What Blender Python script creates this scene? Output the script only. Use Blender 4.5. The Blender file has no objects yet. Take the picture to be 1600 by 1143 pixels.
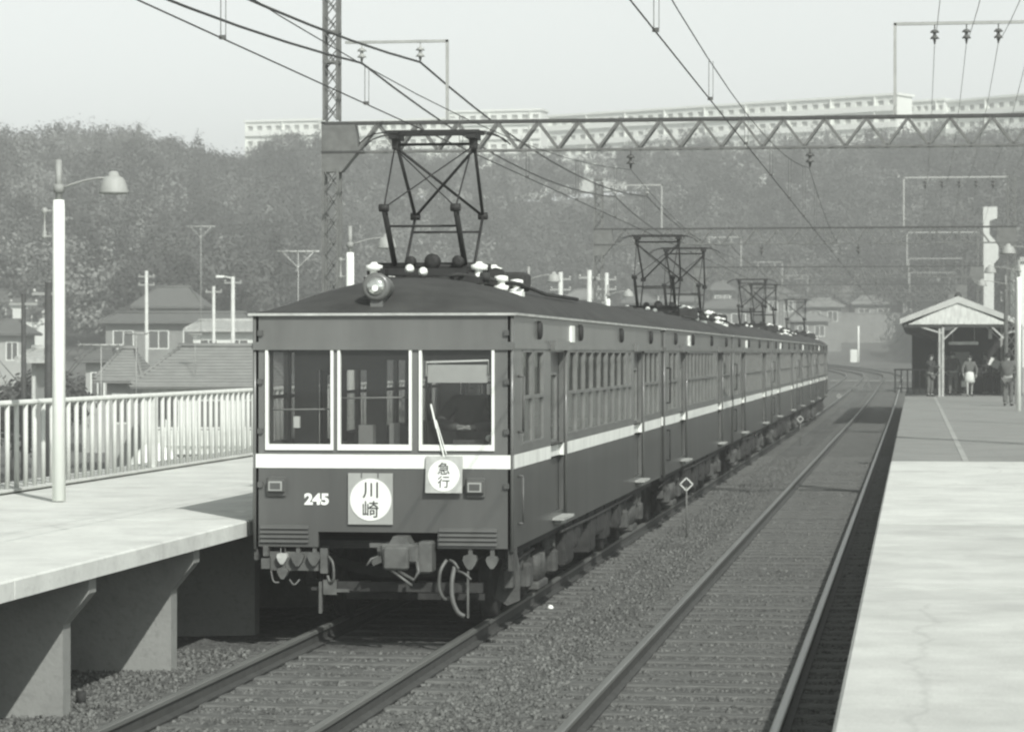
import bpy, math, random
import numpy as np
from mathutils import Vector, Matrix
R = math.radians
random.seed(7); rng = np.random.default_rng(7)
C = bpy.context.scene.collection
SC = bpy.context.scene

# ------------------------------------------------------------------ camera, sky, sun, exposure
F = 4322.0; CY, SY = math.cos(R(8.27)), math.sin(R(8.27)); EYE = 2.66
cam_d = bpy.data.cameras.new('camera'); cam = bpy.data.objects.new('camera', cam_d); C.objects.link(cam)
cam_d.sensor_width = 36; cam_d.lens = F / 1600 * 36; cam_d.clip_start = .5; cam_d.clip_end = 5000
cam.location = (0, 0, EYE); cam.rotation_euler = (R(90 - .245), 0, R(8.27))
cam_d.dof.use_dof = True; cam_d.dof.focus_distance = 28; cam_d.dof.aperture_fstop = 6.3
SC.camera = cam
SUNV = Vector((-.67, 1.15, -1)).normalized()
world = bpy.data.worlds.new('World'); SC.world = world; world.use_nodes = True
nt = world.node_tree; nt.nodes.clear()
sky = nt.nodes.new('ShaderNodeTexSky'); sky.sky_type = 'NISHITA'; sky.sun_disc = False
sky.sun_elevation = math.asin(-SUNV.z); sky.sun_rotation = math.atan2(-SUNV.x, -SUNV.y)
sky.air_density = 1.6; sky.dust_density = .9; sky.ozone_density = 1.0
bw = nt.nodes.new('ShaderNodeRGBToBW'); tint = nt.nodes.new('ShaderNodeMix'); tint.data_type = 'RGBA'; tint.blend_type = 'MULTIPLY'
tint.inputs[0].default_value = 1; tint.inputs[7].default_value = (.95, 1, .985, 1)
bg = nt.nodes.new('ShaderNodeBackground'); bg.inputs[1].default_value = .105
wo = nt.nodes.new('ShaderNodeOutputWorld')
nt.links.new(sky.outputs[0], bw.inputs[0]); nt.links.new(bw.outputs[0], tint.inputs[6])
nt.links.new(tint.outputs[2], bg.inputs[0]); nt.links.new(bg.outputs[0], wo.inputs[0])
sun_d = bpy.data.lights.new('sun', 'SUN'); sun_d.energy = 3.1; sun_d.angle = R(.5); sun_d.color = (1, .995, .96)
sun = bpy.data.objects.new('sun', sun_d); C.objects.link(sun)
sun.rotation_euler = SUNV.to_track_quat('-Z', 'Y').to_euler()
SC.view_settings.view_transform = 'Standard'; SC.view_settings.look = 'None'
SC.view_settings.exposure = 0.76; SC.view_settings.gamma = 1
SC.cycles.filter_width = 2.3
SC.cycles.volume_step_rate = 4; SC.cycles.max_bounces = 6; SC.cycles.volume_bounces = 0

def P(u, v, d):
    """world point seen at pixel (u, v) of the 1600 px photograph at depth d metres"""
    xc = (u - 800) / F * d
    return Vector((-SY * d + CY * xc, CY * d + SY * xc, EYE + (553 - v) * d / F))
def UD(x, y):
    d = CY * y - SY * x; xc = CY * x + SY * y
    return 800 + F * xc / d, d

# ------------------------------------------------------------------ materials
MATS = {}
def mat(name, v, rough=.7, var=.15, scale=3.0, bump=0.0, bscale=30.0, metal=0.0, spec=.4, coat=0, stretch=(1, 1, 1), v2=None, detail=6):
    if name in MATS: return MATS[name]
    m = bpy.data.materials.new(name); m.use_nodes = True; t = m.node_tree; b = t.nodes['Principled BSDF']
    b.inputs['Roughness'].default_value = rough; b.inputs['Metallic'].default_value = metal
    b.inputs['Specular IOR Level'].default_value = spec
    if coat: b.inputs['Coat Weight'].default_value = coat; b.inputs['Coat Roughness'].default_value = .15
    co = t.nodes.new('ShaderNodeTexCoord'); mp = t.nodes.new('ShaderNodeMapping'); mp.inputs['Scale'].default_value = stretch
    t.links.new(co.outputs['Object'], mp.inputs[0])
    n = t.nodes.new('ShaderNodeTexNoise'); n.inputs['Scale'].default_value = scale; n.inputs['Detail'].default_value = detail
    n.inputs['Roughness'].default_value = .62
    t.links.new(mp.outputs[0], n.inputs[0])
    r = t.nodes.new('ShaderNodeMapRange'); r.inputs[1].default_value = .3; r.inputs[2].default_value = .7
    t.links.new(n.outputs[0], r.inputs[0])
    a, c = (v * (1 - var), v * (1 + var)) if v2 is None else (v, v2)
    r.inputs[3].default_value = a; r.inputs[4].default_value = c
    cb = t.nodes.new('ShaderNodeCombineColor')
    for i, k in enumerate((.97, 1.0, .94)):
        ml = t.nodes.new('ShaderNodeMath'); ml.operation = 'MULTIPLY'; ml.inputs[1].default_value = k
        t.links.new(r.outputs[0], ml.inputs[0]); t.links.new(ml.outputs[0], cb.inputs[i])
    t.links.new(cb.outputs[0], b.inputs['Base Color'])
    if bump:
        n2 = t.nodes.new('ShaderNodeTexNoise'); n2.inputs['Scale'].default_value = bscale; n2.inputs['Detail'].default_value = 5
        t.links.new(mp.outputs[0], n2.inputs[0])
        bp = t.nodes.new('ShaderNodeBump'); bp.inputs['Strength'].default_value = min(1, bump); bp.inputs['Distance'].default_value = .02
        t.links.new(n2.outputs[0], bp.inputs['Height']); t.links.new(bp.outputs[0], b.inputs['Normal'])
    MATS[name] = m; return m
def add_second(m, factor_builder, v):
    """mix the base colour towards v where factor_builder gives 1"""
    t = m.node_tree; b = t.nodes['Principled BSDF']; src = b.inputs['Base Color'].links[0].from_socket
    mx = t.nodes.new('ShaderNodeMix'); mx.data_type = 'RGBA'
    t.links.new(src, mx.inputs[6]); mx.inputs[7].default_value = (v * .985, v, v * .955, 1)
    t.links.new(factor_builder(t), mx.inputs[0]); t.links.new(mx.outputs[2], b.inputs['Base Color'])

M = dict(
 upper=mat('paint_upper_sheen', .112, .42, .20, 2.2, spec=.5, coat=.2, stretch=(1, 1, .22), bump=.06, bscale=1.5),  # same livery colour as below, with sun reflection painted in lighter
 lower=mat('paint_lower', .070, .42, .20, 2.2, spec=.5, coat=.2, stretch=(1, 1, .22), bump=.06, bscale=1.5),
 white=mat('paint_white', .70, .5, .13, 5, stretch=(1, 1, .3)),
 frame=mat('window_frame_white', .72, .5, .06, 6),
 sash=mat('sash_metal', .15, .5, .15, 6),
 roof=mat('roof_canvas', .037, .85, .35, 2.8, bump=.3, bscale=60),
 gutter=mat('gutter', .36, .6, .3, 5),
 black=mat('grime_shade_black', .015, .7, .35, 5),
 under=mat('underframe_grime', .026, .8, .45, 6, bump=.3),
 underl=mat('brake_dust', .062, .8, .4, 6, bump=.3),
 steel=mat('steel_parts', .09, .5, .3, 8),
 porc=mat('porcelain', .78, .3, .05, 5),
 inter=mat('interior', .22, .6, .2, 2),
 interp=mat('interior_pale', .55, .6, .1, 2),
 plate=mat('plate_grey', .30, .5, .08, 5),
 ink=mat('ink', .045, .6, .1, 5),
 conc=mat('concrete', .49, .9, .16, 1.4, bump=.25, bscale=40),
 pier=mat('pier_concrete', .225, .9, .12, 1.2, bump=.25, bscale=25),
 fence=mat('fence_paint', .52, .6, .1, 4),
 lampw=mat('white_paint_post', .85, .5, .04, 3),
 pipe=mat('grey_pipe', .26, .6, .15, 5),
 lattice=mat('lattice_steel', .12, .7, .25, 6),
 latticed=mat('angle_iron_dark', .045, .7, .25, 6),
 bracket=mat('galvanised', .30, .6, .15, 4),
 wire=mat('wire', .035, .6, .1, 5),
 railglint=mat('rail_head_glint', .34, .35, .12, 2, metal=.2, stretch=(8, .3, 8)),  # lighter copy of the rail head colour, sun glint painted in
 railside=mat('rail_rust', .055, .7, .25, 8),
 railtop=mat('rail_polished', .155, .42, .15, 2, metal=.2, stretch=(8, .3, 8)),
 sleeper=mat('sleeper_wood', .07, .9, .35, 4, bump=.4, stretch=(1, 8, 4), v2=.14),
 bark=mat('bark', .07, .9, .3, 4),
 skin=mat('skin', .34, .6, .05, 4), hair=mat('hair', .02, .6, .1, 9),
 cloth_d=mat('cloth_dark', .035, .9, .15, 6), cloth_m=mat('cloth_mid', .10, .9, .15, 6), cloth_l=mat('cloth_light', .55, .9, .08, 6),
 cloth_g=mat('cloth_grey', .2, .9, .12, 6),
 wallw=mat('plaster_white', .62, .85, .08, .8), wallg=mat('plaster_grey', .34, .85, .12, .8), winb=mat('window_dark', .10, .25, .1, 1),
 leaf1=mat('leaf_dark', .038, .85, .35, .25), leaf2=mat('leaf_mid', .078, .85, .35, .25), leaf3=mat('leaf_pale', .18, .9, .3, .25),
 gable=mat('gable_boards', .52, .8, .25, 3, stretch=(4, 1, 1)), aptwin=mat('apartment_glazing', .36, .4, .1, 1),
 apt=mat('apartment_wall', .82, .85, .04, .3),
)
def glass(name, v=.02, tr=.75, rough=.03, ior=.9):
    m = bpy.data.materials.new(name); m.use_nodes = True; t = m.node_tree; t.nodes.clear()
    o = t.nodes.new('ShaderNodeOutputMaterial'); mx = t.nodes.new('ShaderNodeMixShader'); tp = t.nodes.new('ShaderNodeBsdfTransparent')
    g = t.nodes.new('ShaderNodeBsdfGlossy'); g.inputs[1].default_value = rough; g.inputs[0].default_value = (.9, .92, .9, 1)
    lw = t.nodes.new('ShaderNodeLayerWeight'); lw.inputs[0].default_value = .5; pw = t.nodes.new('ShaderNodeMath'); pw.operation = 'POWER'; pw.inputs[1].default_value = 5
    fr = t.nodes.new('ShaderNodeMath'); fr.operation = 'MULTIPLY_ADD'; fr.inputs[1].default_value = ior; fr.inputs[2].default_value = .045
    t.links.new(lw.outputs['Facing'], pw.inputs[0]); t.links.new(pw.outputs[0], fr.inputs[0])
    tp.inputs[0].default_value = (tr, tr, tr, 1)
    t.links.new(fr.outputs[0], mx.inputs[0]); t.links.new(tp.outputs[0], mx.inputs[1]); t.links.new(g.outputs[0], mx.inputs[2])
    # a little dust on the pane
    d = t.nodes.new('ShaderNodeBsdfDiffuse'); d.inputs[0].default_value = (v * 8, v * 8, v * 7.8, 1)
    m2 = t.nodes.new('ShaderNodeMixShader'); m2.inputs[0].default_value = .10
    t.links.new(mx.outputs[0], m2.inputs[1]); t.links.new(d.outputs[0], m2.inputs[2]); t.links.new(m2.outputs[0], o.inputs[0])
    return m
M['glass'] = glass('glass_clear'); M['glassu'] = glass('glass_side', .01, .7, .03, .35); M['glassd'] = glass('glass_dusty', .035, .5, .12)
M['lens'] = mat('headlamp_glass', .55, .08, .3, 20, metal=.8)
# roof tiles
def tiles(name, v, s=2.5):
    m = mat(name, v, .75, .15, 2.0); t = m.node_tree; b = t.nodes['Principled BSDF']
    co = t.nodes.new('ShaderNodeTexCoord'); w = t.nodes.new('ShaderNodeTexWave'); w.bands_direction = 'Z'; w.inputs['Scale'].default_value = s
    w.inputs['Distortion'].default_value = .3; t.links.new(co.outputs['Object'], w.inputs[0])
    bp = t.nodes.new('ShaderNodeBump'); bp.inputs['Strength'].default_value = .7; bp.inputs['Distance'].default_value = .05
    t.links.new(w.outputs['Fac'], bp.inputs['Height']); t.links.new(bp.outputs[0], b.inputs['Normal'])
    def fac(t):
        q = t.nodes.new('ShaderNodeMapRange'); q.inputs[1].default_value = .35; q.inputs[2].default_value = .1; q.inputs[4].default_value = .5; t.links.new(w.outputs['Fac'], q.inputs[0]); return q.outputs[0]
    add_second(m, fac, v * .35); return m
M['tile'] = tiles('roof_tiles', .13); M['tile2'] = tiles('roof_tiles_pale', .22)

# ------------------------------------------------------------------ mesh builder
class MB:
    def __init__(s): s.v = []; s.f = []; s.sm = []
    def add(s, vs, fs, smooth=False):
        n = len(s.v); s.v += [tuple(p) for p in vs]; s.f += [tuple(i + n for i in f) for f in fs]; s.sm += [smooth] * len(fs); return s
    def box(s, x0, x1, y0, y1, z0, z1, bev=0):
        if bev:
            b = bev; prof = [(x0 + b, y0), (x1 - b, y0), (x1, y0 + b), (x1, y1 - b), (x1 - b, y1), (x0 + b, y1), (x0, y1 - b), (x0, y0 + b)]
            cx, cy = (x0 + x1) / 2, (y0 + y1) / 2
            kx = (x1 - x0 - 2 * b) / (x1 - x0); ky = (y1 - y0 - 2 * b) / (y1 - y0)
            rings = []
            for z, k in ((z0, 1), (z0 + b, 0), (z1 - b, 0), (z1, 1)):
                rings.append([((cx + (p[0] - cx) * kx, cy + (p[1] - cy) * ky, z) if k else (p[0], p[1], z)) for p in prof])
            return s.loft(rings, cap=True)
        vs = [(x, y, z) for z in (z0, z1) for y in (y0, y1) for x in (x0, x1)]
        return s.add(vs, [(0, 2, 3, 1), (4, 5, 7, 6), (0, 1, 5, 4), (2, 6, 7, 3), (0, 4, 6, 2), (1, 3, 7, 5)])
    def loft(s, rings, cap=True, smooth=False, close=True):
        n = len(rings[0]); vs = [p for r in rings for p in r]; fs = []
        for i in range(len(rings) - 1):
            for j in range(n if close else n - 1):
                k = (j + 1) % n; fs.append((i * n + j, i * n + k, (i + 1) * n + k, (i + 1) * n + j))
        s.add(vs, fs, smooth)
        if cap:
            b = len(s.v) - len(vs); s.f += [tuple(b + j for j in reversed(range(n))), tuple(b + (len(rings) - 1) * n + j for j in range(n))]; s.sm += [False, False]
        return s
    def tube(s, pts, r, n=8, cap=True, smooth=True):
        pts = [Vector(p) for p in pts]; rs = r if isinstance(r, (list, tuple)) else [r] * len(pts); rings = []; up = None
        for i, p in enumerate(pts):
            d = (pts[min(i + 1, len(pts) - 1)] - pts[max(i - 1, 0)]).normalized()
            if up is None: up = Vector((0, 0, 1)) if abs(d.z) < .9 else Vector((0, 1, 0))
            a = d.cross(up).normalized(); b = a.cross(d).normalized(); up = b
            rings.append([p + (a * math.cos(t) + b * math.sin(t)) * rs[i] for t in [2 * math.pi * (k + .5) / n for k in range(n)]])
        return s.loft(rings, cap, smooth)
    def bar(s, a, b, w, h=None):
        """rectangular bar from a to b, w sideways, h in the other direction"""
        a, b = Vector(a), Vector(b); h = h or w; d = (b - a).normalized()
        up = Vector((0, 0, 1)) if abs(d.z) < .95 else Vector((0, 1, 0))
        x = d.cross(up).normalized() * w / 2; y = x.cross(d).normalized() * h / 2
        return s.loft([[p - x - y, p + x - y, p + x + y, p - x + y] for p in (a, b)])
    def lathe(s, prof, o=(0, 0, 0), axis='Z', n=16, cap=True):
        rings = []
        for r, h in prof:
            ring = []
            for k in range(n):
                t = 2 * math.pi * k / n; c, q = r * math.cos(t), r * math.sin(t)
                ring.append((o[0] + c, o[1] + q, o[2] + h) if axis == 'Z' else (o[0] + c, o[1] + h, o[2] + q) if axis == 'Y' else (o[0] + h, o[1] + c, o[2] + q))
            rings.append(ring)
        return s.loft(rings, cap, True)
    def prism(s, poly, a0, a1, axis='Y'):
        f = {'Y': lambda p, a: (p[0], a, p[1]), 'X': lambda p, a: (a, p[0], p[1]), 'Z': lambda p, a: (p[0], p[1], a)}[axis]
        return s.loft([[f(p, a0) for p in poly], [f(p, a1) for p in poly]])
    def wall(s, f, u0, u1, v0, v1, holes, th):
        """panel with rectangular holes; f(u, v, t) maps to 3D, t is the depth inwards"""
        us = sorted({u0, u1, *[h[0] for h in holes], *[h[1] for h in holes]}); vs = sorted({v0, v1, *[h[2] for h in holes], *[h[3] for h in holes]})
        us = [u for u in us if u0 <= u <= u1]; vs = [v for v in vs if v0 <= v <= v1]
        def inside(u, v): return any(h[0] < u < h[1] and h[2] < v < h[3] for h in holes)
        for i in range(len(us) - 1):
            for j in range(len(vs) - 1):
                if inside((us[i] + us[i + 1]) / 2, (vs[j] + vs[j + 1]) / 2): continue
                for t in (0, th):
                    s.add([f(us[i], vs[j], t), f(us[i + 1], vs[j], t), f(us[i + 1], vs[j + 1], t), f(us[i], vs[j + 1], t)], [(0, 1, 2, 3)])
        for h in holes + [(u0, u1, v0, v1)]:
            c = [(h[0], h[2]), (h[1], h[2]), (h[1], h[3]), (h[0], h[3])]
            for k in range(4):
                a, b = c[k], c[(k + 1) % 4]
                s.add([f(*a, 0), f(*b, 0), f(*b, th), f(*a, th)], [(0, 1, 2, 3)])
        return s
    def place(s, sx, y):
        s.v = [(sx * (HW + a), y + b_ * .75, 2.9 + c_ * 1.25) for a, b_, c_ in s.v]; return s
    def build(s, name, m, parent=None, label=None, kind=None, loc=None):
        me = bpy.data.meshes.new(name); me.from_pydata([tuple(p) for p in s.v], [], s.f); me.update()
        if any(s.sm): me.polygons.foreach_set('use_smooth', s.sm)
        if m is not None: me.materials.append(m if not isinstance(m, str) else M[m])
        o = bpy.data.objects.new(name, me); C.objects.link(o)
        if parent: o.parent = parent
        if label: o['label'] = label
        if kind: o['kind'] = kind
        if loc: o.location = loc
        return o
def tag(o, label=None, cat=None, group=None, kind=None):
    for k, v in (('label', label), ('category', cat), ('group', group), ('kind', kind)):
        if v: o[k] = v
    return o
def thing(name, loc, label, cat, group=None, rz=0):
    o = bpy.data.objects.new(name, None); C.objects.link(o); o.location = loc; o.rotation_euler = (0, 0, rz); o.empty_display_size = .3
    return tag(o, label, cat, group)
def copy_tree(o, parent=None):
    c = o.copy(); C.objects.link(c); c.parent = parent
    for ch in [k for k in ALLCH(o)]: copy_tree(ch, c)
    return c
def ALLCH(o): return [k for k in bpy.data.objects if k.parent is o]
def text_mesh(body, name, m, parent, center, h, th=.004, bold=0.0):
    cu = bpy.data.curves.new(name, 'FONT'); cu.body = body; cu.size = 1; cu.extrude = .01; cu.offset = bold
    to = bpy.data.objects.new(name + '_t', cu); C.objects.link(to)
    dg = bpy.context.evaluated_depsgraph_get(); dg.update()
    me = bpy.data.meshes.new_from_object(to.evaluated_get(dg)); bpy.data.objects.remove(to)
    co = np.array([v.co[:] for v in me.vertices]); mn, mx = co.min(0), co.max(0); k = h / (mx[1] - mn[1])
    for v in me.vertices:
        x, y, z = v.co; v.co = ((x - (mn[0] + mx[0]) / 2) * k + center[0], center[1] - th * (z > 0) , (y - (mn[1] + mx[1]) / 2) * k + center[2])
    me.name = name; me.materials.clear(); me.materials.append(M[m]); o = bpy.data.objects.new(name, me); C.objects.link(o); o.parent = parent
    return o

# ------------------------------------------------------------------ track alignment
ZS = [(-50, 0), (120, 0), (165, .15), (209, .45), (250, .9), (265, 1.08), (300, 1.75), (340, 2.3), (420, 2.6)]
S0, RAD = 236.0, 215.0
def zprof(s): return float(np.interp(s, [a for a, _ in ZS], [b for _, b in ZS]))
def path(s, off):
    """off = X on the straight; returns point at rail-top height and heading"""
    if s <= S0: return Vector((off, s, zprof(s))), 0.0
    a = (s - S0) / RAD; cx = -1.73 - RAD; r = off - cx
    return Vector((cx + r * math.cos(a), S0 + r * math.sin(a), zprof(s))), a
SMAX = S0 + RAD * R(27)
def ssteps(a, b):
    s = [a]; 
    while s[-1] < b: s.append(min(b, s[-1] + (12 if s[-1] < 110 else 4)))
    return s
def sweep(mb, prof, off, s0, s1, close=True, smooth=False):
    """sweep (dx, dz) profile along the track"""
    rings = []
    for s in ssteps(s0, s1):
        ring = []
        for dx, dz in prof:
            p, a = path(s, off + dx); ring.append((p.x, p.y, p.z + dz))
        rings.append(ring)
    return mb.loft(rings, cap=close, close=close, smooth=smooth)

# ------------------------------------------------------------------ terrain
def hsh(x, y):
    return (math.sin(x * .031 + 1.3) * math.sin(y * .027 + .4) + .5 * math.sin(x * .083 + y * .051) + .3 * math.sin(x * .17 - y * .13 + 2))
def G(x, y):
    u, d = UD(x, y) if (CY * y - SY * x) > 1 else (800, 0)
    base = -.32 if -11.2 < x < 30 else (-.32 + max(0, min(1, (-11.2 - x) / 2.5)) * -2.0 if x < 0 else -.32)
    if d <= 100: return base
    up = float(np.interp(y, [120, 165, 209, 265, 300, 340, 500], [-.32, -.2, .1, .75, 1.4, 1.95, 2.2]))
    k = 1 if x > -12 else max(0, 1 - (-12 - x) / (60 if y > 200 else 12))
    base = base * (1 - k) + max(base, up) * k if y > 120 else base
    ds = float(np.interp(u, [-300, 400, 800, 1400, 1600, 1900], [165, 175, 330, 335, 250, 200]))
    dr = float(np.interp(u, [-300, 300, 800, 1400, 1900], [400, 420, 440, 415, 400]))
    top = float(np.interp(u, [-300, 0, 230, 330, 380, 430, 520, 600, 700, 850, 1100, 1400, 1900], [28.5, 28.5, 28.5, 25.5, 25.5, 28.6, 28.8, 27, 27, 27, 28.5, 28, 28]))
    if d > ds:
        t = min(1, (d - ds) / (dr - ds)); w = 1.7 if u < 700 else 1.25
        base = base + (top - base) * (t ** w * (1 - .25 * t) / .75 if t < 1 else 1) + hsh(x, y) * 1.2 * math.sin(math.pi * min(1, t))
        if d > dr: base -= min(10, (d - dr) * .006)
    return base
xs = sorted(set(list(np.arange(-40, 20, 1.3)) + list(np.arange(-420, -40, 8)) + list(np.arange(20, 220, 8)) + [-11.2, -13.7]))
xs = [-2500, -1500, -900, -600] + xs + [300, 450, 700, 1200, 2500]
ys = [-300, -60, -10] + list(np.arange(10, 120, 10)) + list(np.arange(120, 500, 6)) + [540, 600, 700, 900, 1300, 2000, 3500]
g = MB(); W_ = len(xs)
g.v = [(x, y, G(x, y)) for y in ys for x in xs]
g.f = [(j * W_ + i, j * W_ + i + 1, (j + 1) * W_ + i + 1, (j + 1) * W_ + i) for j in range(len(ys) - 1) for i in range(W_ - 1)]; g.sm = [True] * len(g.f)
M['soil'] = mat('ground_soil', .11, .95, .45, .15, bump=.5, bscale=2)
g.build('ground', 'soil', kind='structure')

# ballast bed, a continuous sheet over the ground
def ballast_mat(name, v, v2):
    m = mat(name, v, .95, 0, .5, v2=v2); t = m.node_tree; b = t.nodes['Principled BSDF']
    co = t.nodes.new('ShaderNodeTexCoord')
    vo = t.nodes.new('ShaderNodeTexVoronoi'); vo.inputs['Scale'].default_value = 24; t.links.new(co.outputs['Object'], vo.inputs[0])
    src = b.inputs['Base Color'].links[0].from_socket
    mx = t.nodes.new('ShaderNodeMix'); mx.data_type = 'RGBA'; mx.blend_type = 'MULTIPLY'; mx.inputs[0].default_value = 1
    sep = t.nodes.new('ShaderNodeSeparateColor'); t.links.new(vo.outputs['Color'], sep.inputs[0])
    rr = t.nodes.new('ShaderNodeMapRange'); rr.inputs[3].default_value = .55; rr.inputs[4].default_value = 1.5; t.links.new(sep.outputs[0], rr.inputs[0])
    t.links.new(src, mx.inputs[6]); t.links.new(rr.outputs[0], mx.inputs[7]); t.links.new(mx.outputs[2], b.inputs['Base Color'])
    bp = t.nodes.new('ShaderNodeBump'); bp.inputs['Strength'].default_value = 1; bp.inputs['Distance'].default_value = .04; bp.invert = True
    t.links.new(vo.outputs['Distance'], bp.inputs['Height']); t.links.new(bp.outputs[0], b.inputs['Normal']); return m
M['ballast'] = ballast_mat('ballast_stone', .075, .125); M['stone'] = mat('ballast_stone_loose', .06, .95, 0, 9, v2=.17, detail=2)
b = MB()
sweep(b, [(-8.2, -.30), (-2.2, -.21), (-1.3, -.175), (.0, -.165), (1.3, -.175), (1.62, -.2), (1.95, -.175), (3.25, -.165), (4.5, -.175), (5.6, -.25), (7.5, -.31)], -4.98, -20, SMAX + 30, close=False)
b.build('ballast', 'ballast', kind='structure')

# loose ballast stones near the camera
def stones():
    N = 150000
    Y = 17 + 60 * rng.random(N) ** 1.9; X = rng.uniform(-8.2, .3, N)
    keep = np.ones(N, bool)
    for c in (-4.98, -1.73):
        for s in (-1, 1): keep &= np.abs(X - (c + s * .7525)) > .075
        on = (np.abs(X - c) < 1.22) & (np.abs(((Y / .61) % 1) - .5) < .17); keep &= ~(on & (rng.random(N) < .82))
    keep &= ~((Y > 26) & (X < -4.5)) | (X > -4.3)
    X, Y = X[keep], Y[keep]; N = len(X)
    Z = np.interp(X, [-13.2, -7.2, -6.3, -4.98, -3.7, -3.35, -3.0, -1.73, -.5, .6], [-.3, -.21, -.175, -.165, -.175, -.2, -.175, -.165, -.175, -.25])
    base = np.array([(x, y, z) for x in (-1, 1) for y in (-1, 1) for z in (-1, 1)], float)
    fc = np.array([(0, 1, 3, 2), (4, 6, 7, 5), (0, 4, 5, 1), (2, 3, 7, 6), (0, 2, 6, 4), (1, 5, 7, 3)])
    V = base[None] * rng.uniform(.45, 1.0, (N, 8, 3))
    sz = (.008 + .020 * rng.random((N, 1, 1)) ** 2.2) * np.array([1, 1, .75])
    q = rng.normal(size=(N, 4)); q /= np.linalg.norm(q, axis=1)[:, None]; a, bb, c, d = q.T
    Rm = np.stack([np.stack([1 - 2 * (c * c + d * d), 2 * (bb * c - a * d), 2 * (bb * d + a * c)], -1), np.stack([2 * (bb * c + a * d), 1 - 2 * (bb * bb + d * d), 2 * (c * d - a * bb)], -1), np.stack([2 * (bb * d - a * c), 2 * (c * d + a * bb), 1 - 2 * (bb * bb + c * c)], -1)], 1)
    V = np.einsum('nij,nkj->nki', Rm, V * sz)
    V += np.stack([X, Y, Z + rng.uniform(-.012, .010, N) - .008 * (np.minimum(np.abs(X + 4.98), np.abs(X + 1.73)) < .7)], -1)[:, None]
    me = bpy.data.meshes.new('loose_ballast'); me.vertices.add(N * 8); me.vertices.foreach_set('co', V.reshape(-1))
    idx = (fc[None] + (np.arange(N) * 8)[:, None, None]).reshape(-1); nf = N * 6
    me.loops.add(nf * 4); me.loops.foreach_set('vertex_index', idx); me.polygons.add(nf); me.polygons.foreach_set('loop_start', np.arange(nf) * 4)
    me.update(); me.materials.append(M['stone']); o = bpy.data.objects.new('loose_ballast', me); C.objects.link(o)
    tag(o, 'loose grey ballast stones lying between and beside the rails', 'ballast stones', kind='stuff')
stones()

def track(off, label):
    t = thing('railway_track', (0, 0, 0), label, 'railway track', 'railway tracks')
    head = [(-.034, -.035), (-.034, -.006), (-.022, 0), (.022, 0), (.034, -.006), (.034, -.035)]
    web = [(-.064, -.153), (-.064, -.14), (-.012, -.125), (-.012, -.042), (-.032, -.035), (.032, -.035), (.012, -.042), (.012, -.125), (.064, -.14), (.064, -.153)]
    for s in (-1, 1):
        r = sweep(MB(), [(a, b_ - .0015) for a, b_ in web], off + s * .7525, -20, SMAX + 25).build('rail', 'railside', t)
        sweep(MB(), head, off + s * .7525, -20, SMAX + 25).build('rail_head', 'railglint' if s > 0 and off > -2 else 'railtop', r)
    rest = MB()
    k = 0; s = 16.2; pm = MB().box(-1.2, 1.2, -.11, .11, -.295, -.152, bev=.012)
    proto = None
    while s < SMAX:
        p, a = path(s, off)
        if k < 100:
            j = random.uniform(-.015, .015)
            if proto is None: proto = pm.build('sleeper', 'sleeper', t); o = proto
            else: o = proto.copy(); C.objects.link(o)
            o.parent = t; o.location = (p.x + j, p.y + random.uniform(-.03, .03), p.z + random.uniform(-.014, .006)); o.rotation_euler = (0, 0, a + random.uniform(-.012, .012))
        else:
            ca, sa = math.cos(a), math.sin(a)
            rest.add([(p.x + x * ca - y * sa, p.y + x * sa + y * ca, p.z + z) for z in (-.29, -.16) for y in (-.11, .11) for x in (-1.2, 1.2)],
                     [(0, 2, 3, 1), (4, 5, 7, 6), (0, 1, 5, 4), (2, 6, 7, 3), (0, 4, 6, 2), (1, 3, 7, 5)])
        k += 1; s += .61
    rest.build('sleeper_row', 'sleeper', t, kind='stuff')
track(-1.73, 'empty railway track of dull rails beside the right platform edge')
track(-4.98, 'railway track under the train, beside the raised left platform')

# ------------------------------------------------------------------ platforms
cm = M['conc']
def joints(t):
    co = t.nodes.new('ShaderNodeTexCoord'); n = t.nodes.new('ShaderNodeTexNoise'); n.inputs['Scale'].default_value = .35; n.inputs['Detail'].default_value = 8
    mp = t.nodes.new('ShaderNodeMapping'); mp.inputs['Scale'].default_value = (.35, 2.4, 1); t.links.new(co.outputs['Object'], mp.inputs[0]); t.links.new(mp.outputs[0], n.inputs[0])
    r = t.nodes.new('ShaderNodeMapRange'); r.inputs[1].default_value = .5; r.inputs[2].default_value = .75; r.inputs[4].default_value = .45; t.links.new(n.outputs[0], r.inputs[0]); return r.outputs[0]
add_second(cm, joints, .38)
def cracks(t):
    co = t.nodes.new('ShaderNodeTexCoord'); n = t.nodes.new('ShaderNodeTexNoise'); n.inputs['Scale'].default_value = 1.3; n.inputs['Detail'].default_value = 6
    ad = t.nodes.new('ShaderNodeVectorMath'); ad.operation = 'MULTIPLY_ADD'; ad.inputs[1].default_value = (.5, .5, 0); t.links.new(co.outputs['Object'], n.inputs[0]); t.links.new(n.outputs['Color'], ad.inputs[0]); t.links.new(co.outputs['Object'], ad.inputs[2])
    v = t.nodes.new('ShaderNodeTexVoronoi'); v.feature = 'DISTANCE_TO_EDGE'; v.inputs['Scale'].default_value = .16; t.links.new(ad.outputs[0], v.inputs[0])
    r = t.nodes.new('ShaderNodeMapRange'); r.inputs[1].default_value = 0; r.inputs[2].default_value = .004; r.inputs[3].default_value = .16; r.inputs[4].default_value = 0; t.links.new(v.outputs['Distance'], r.inputs[0]); return r.outputs[0]
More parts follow.
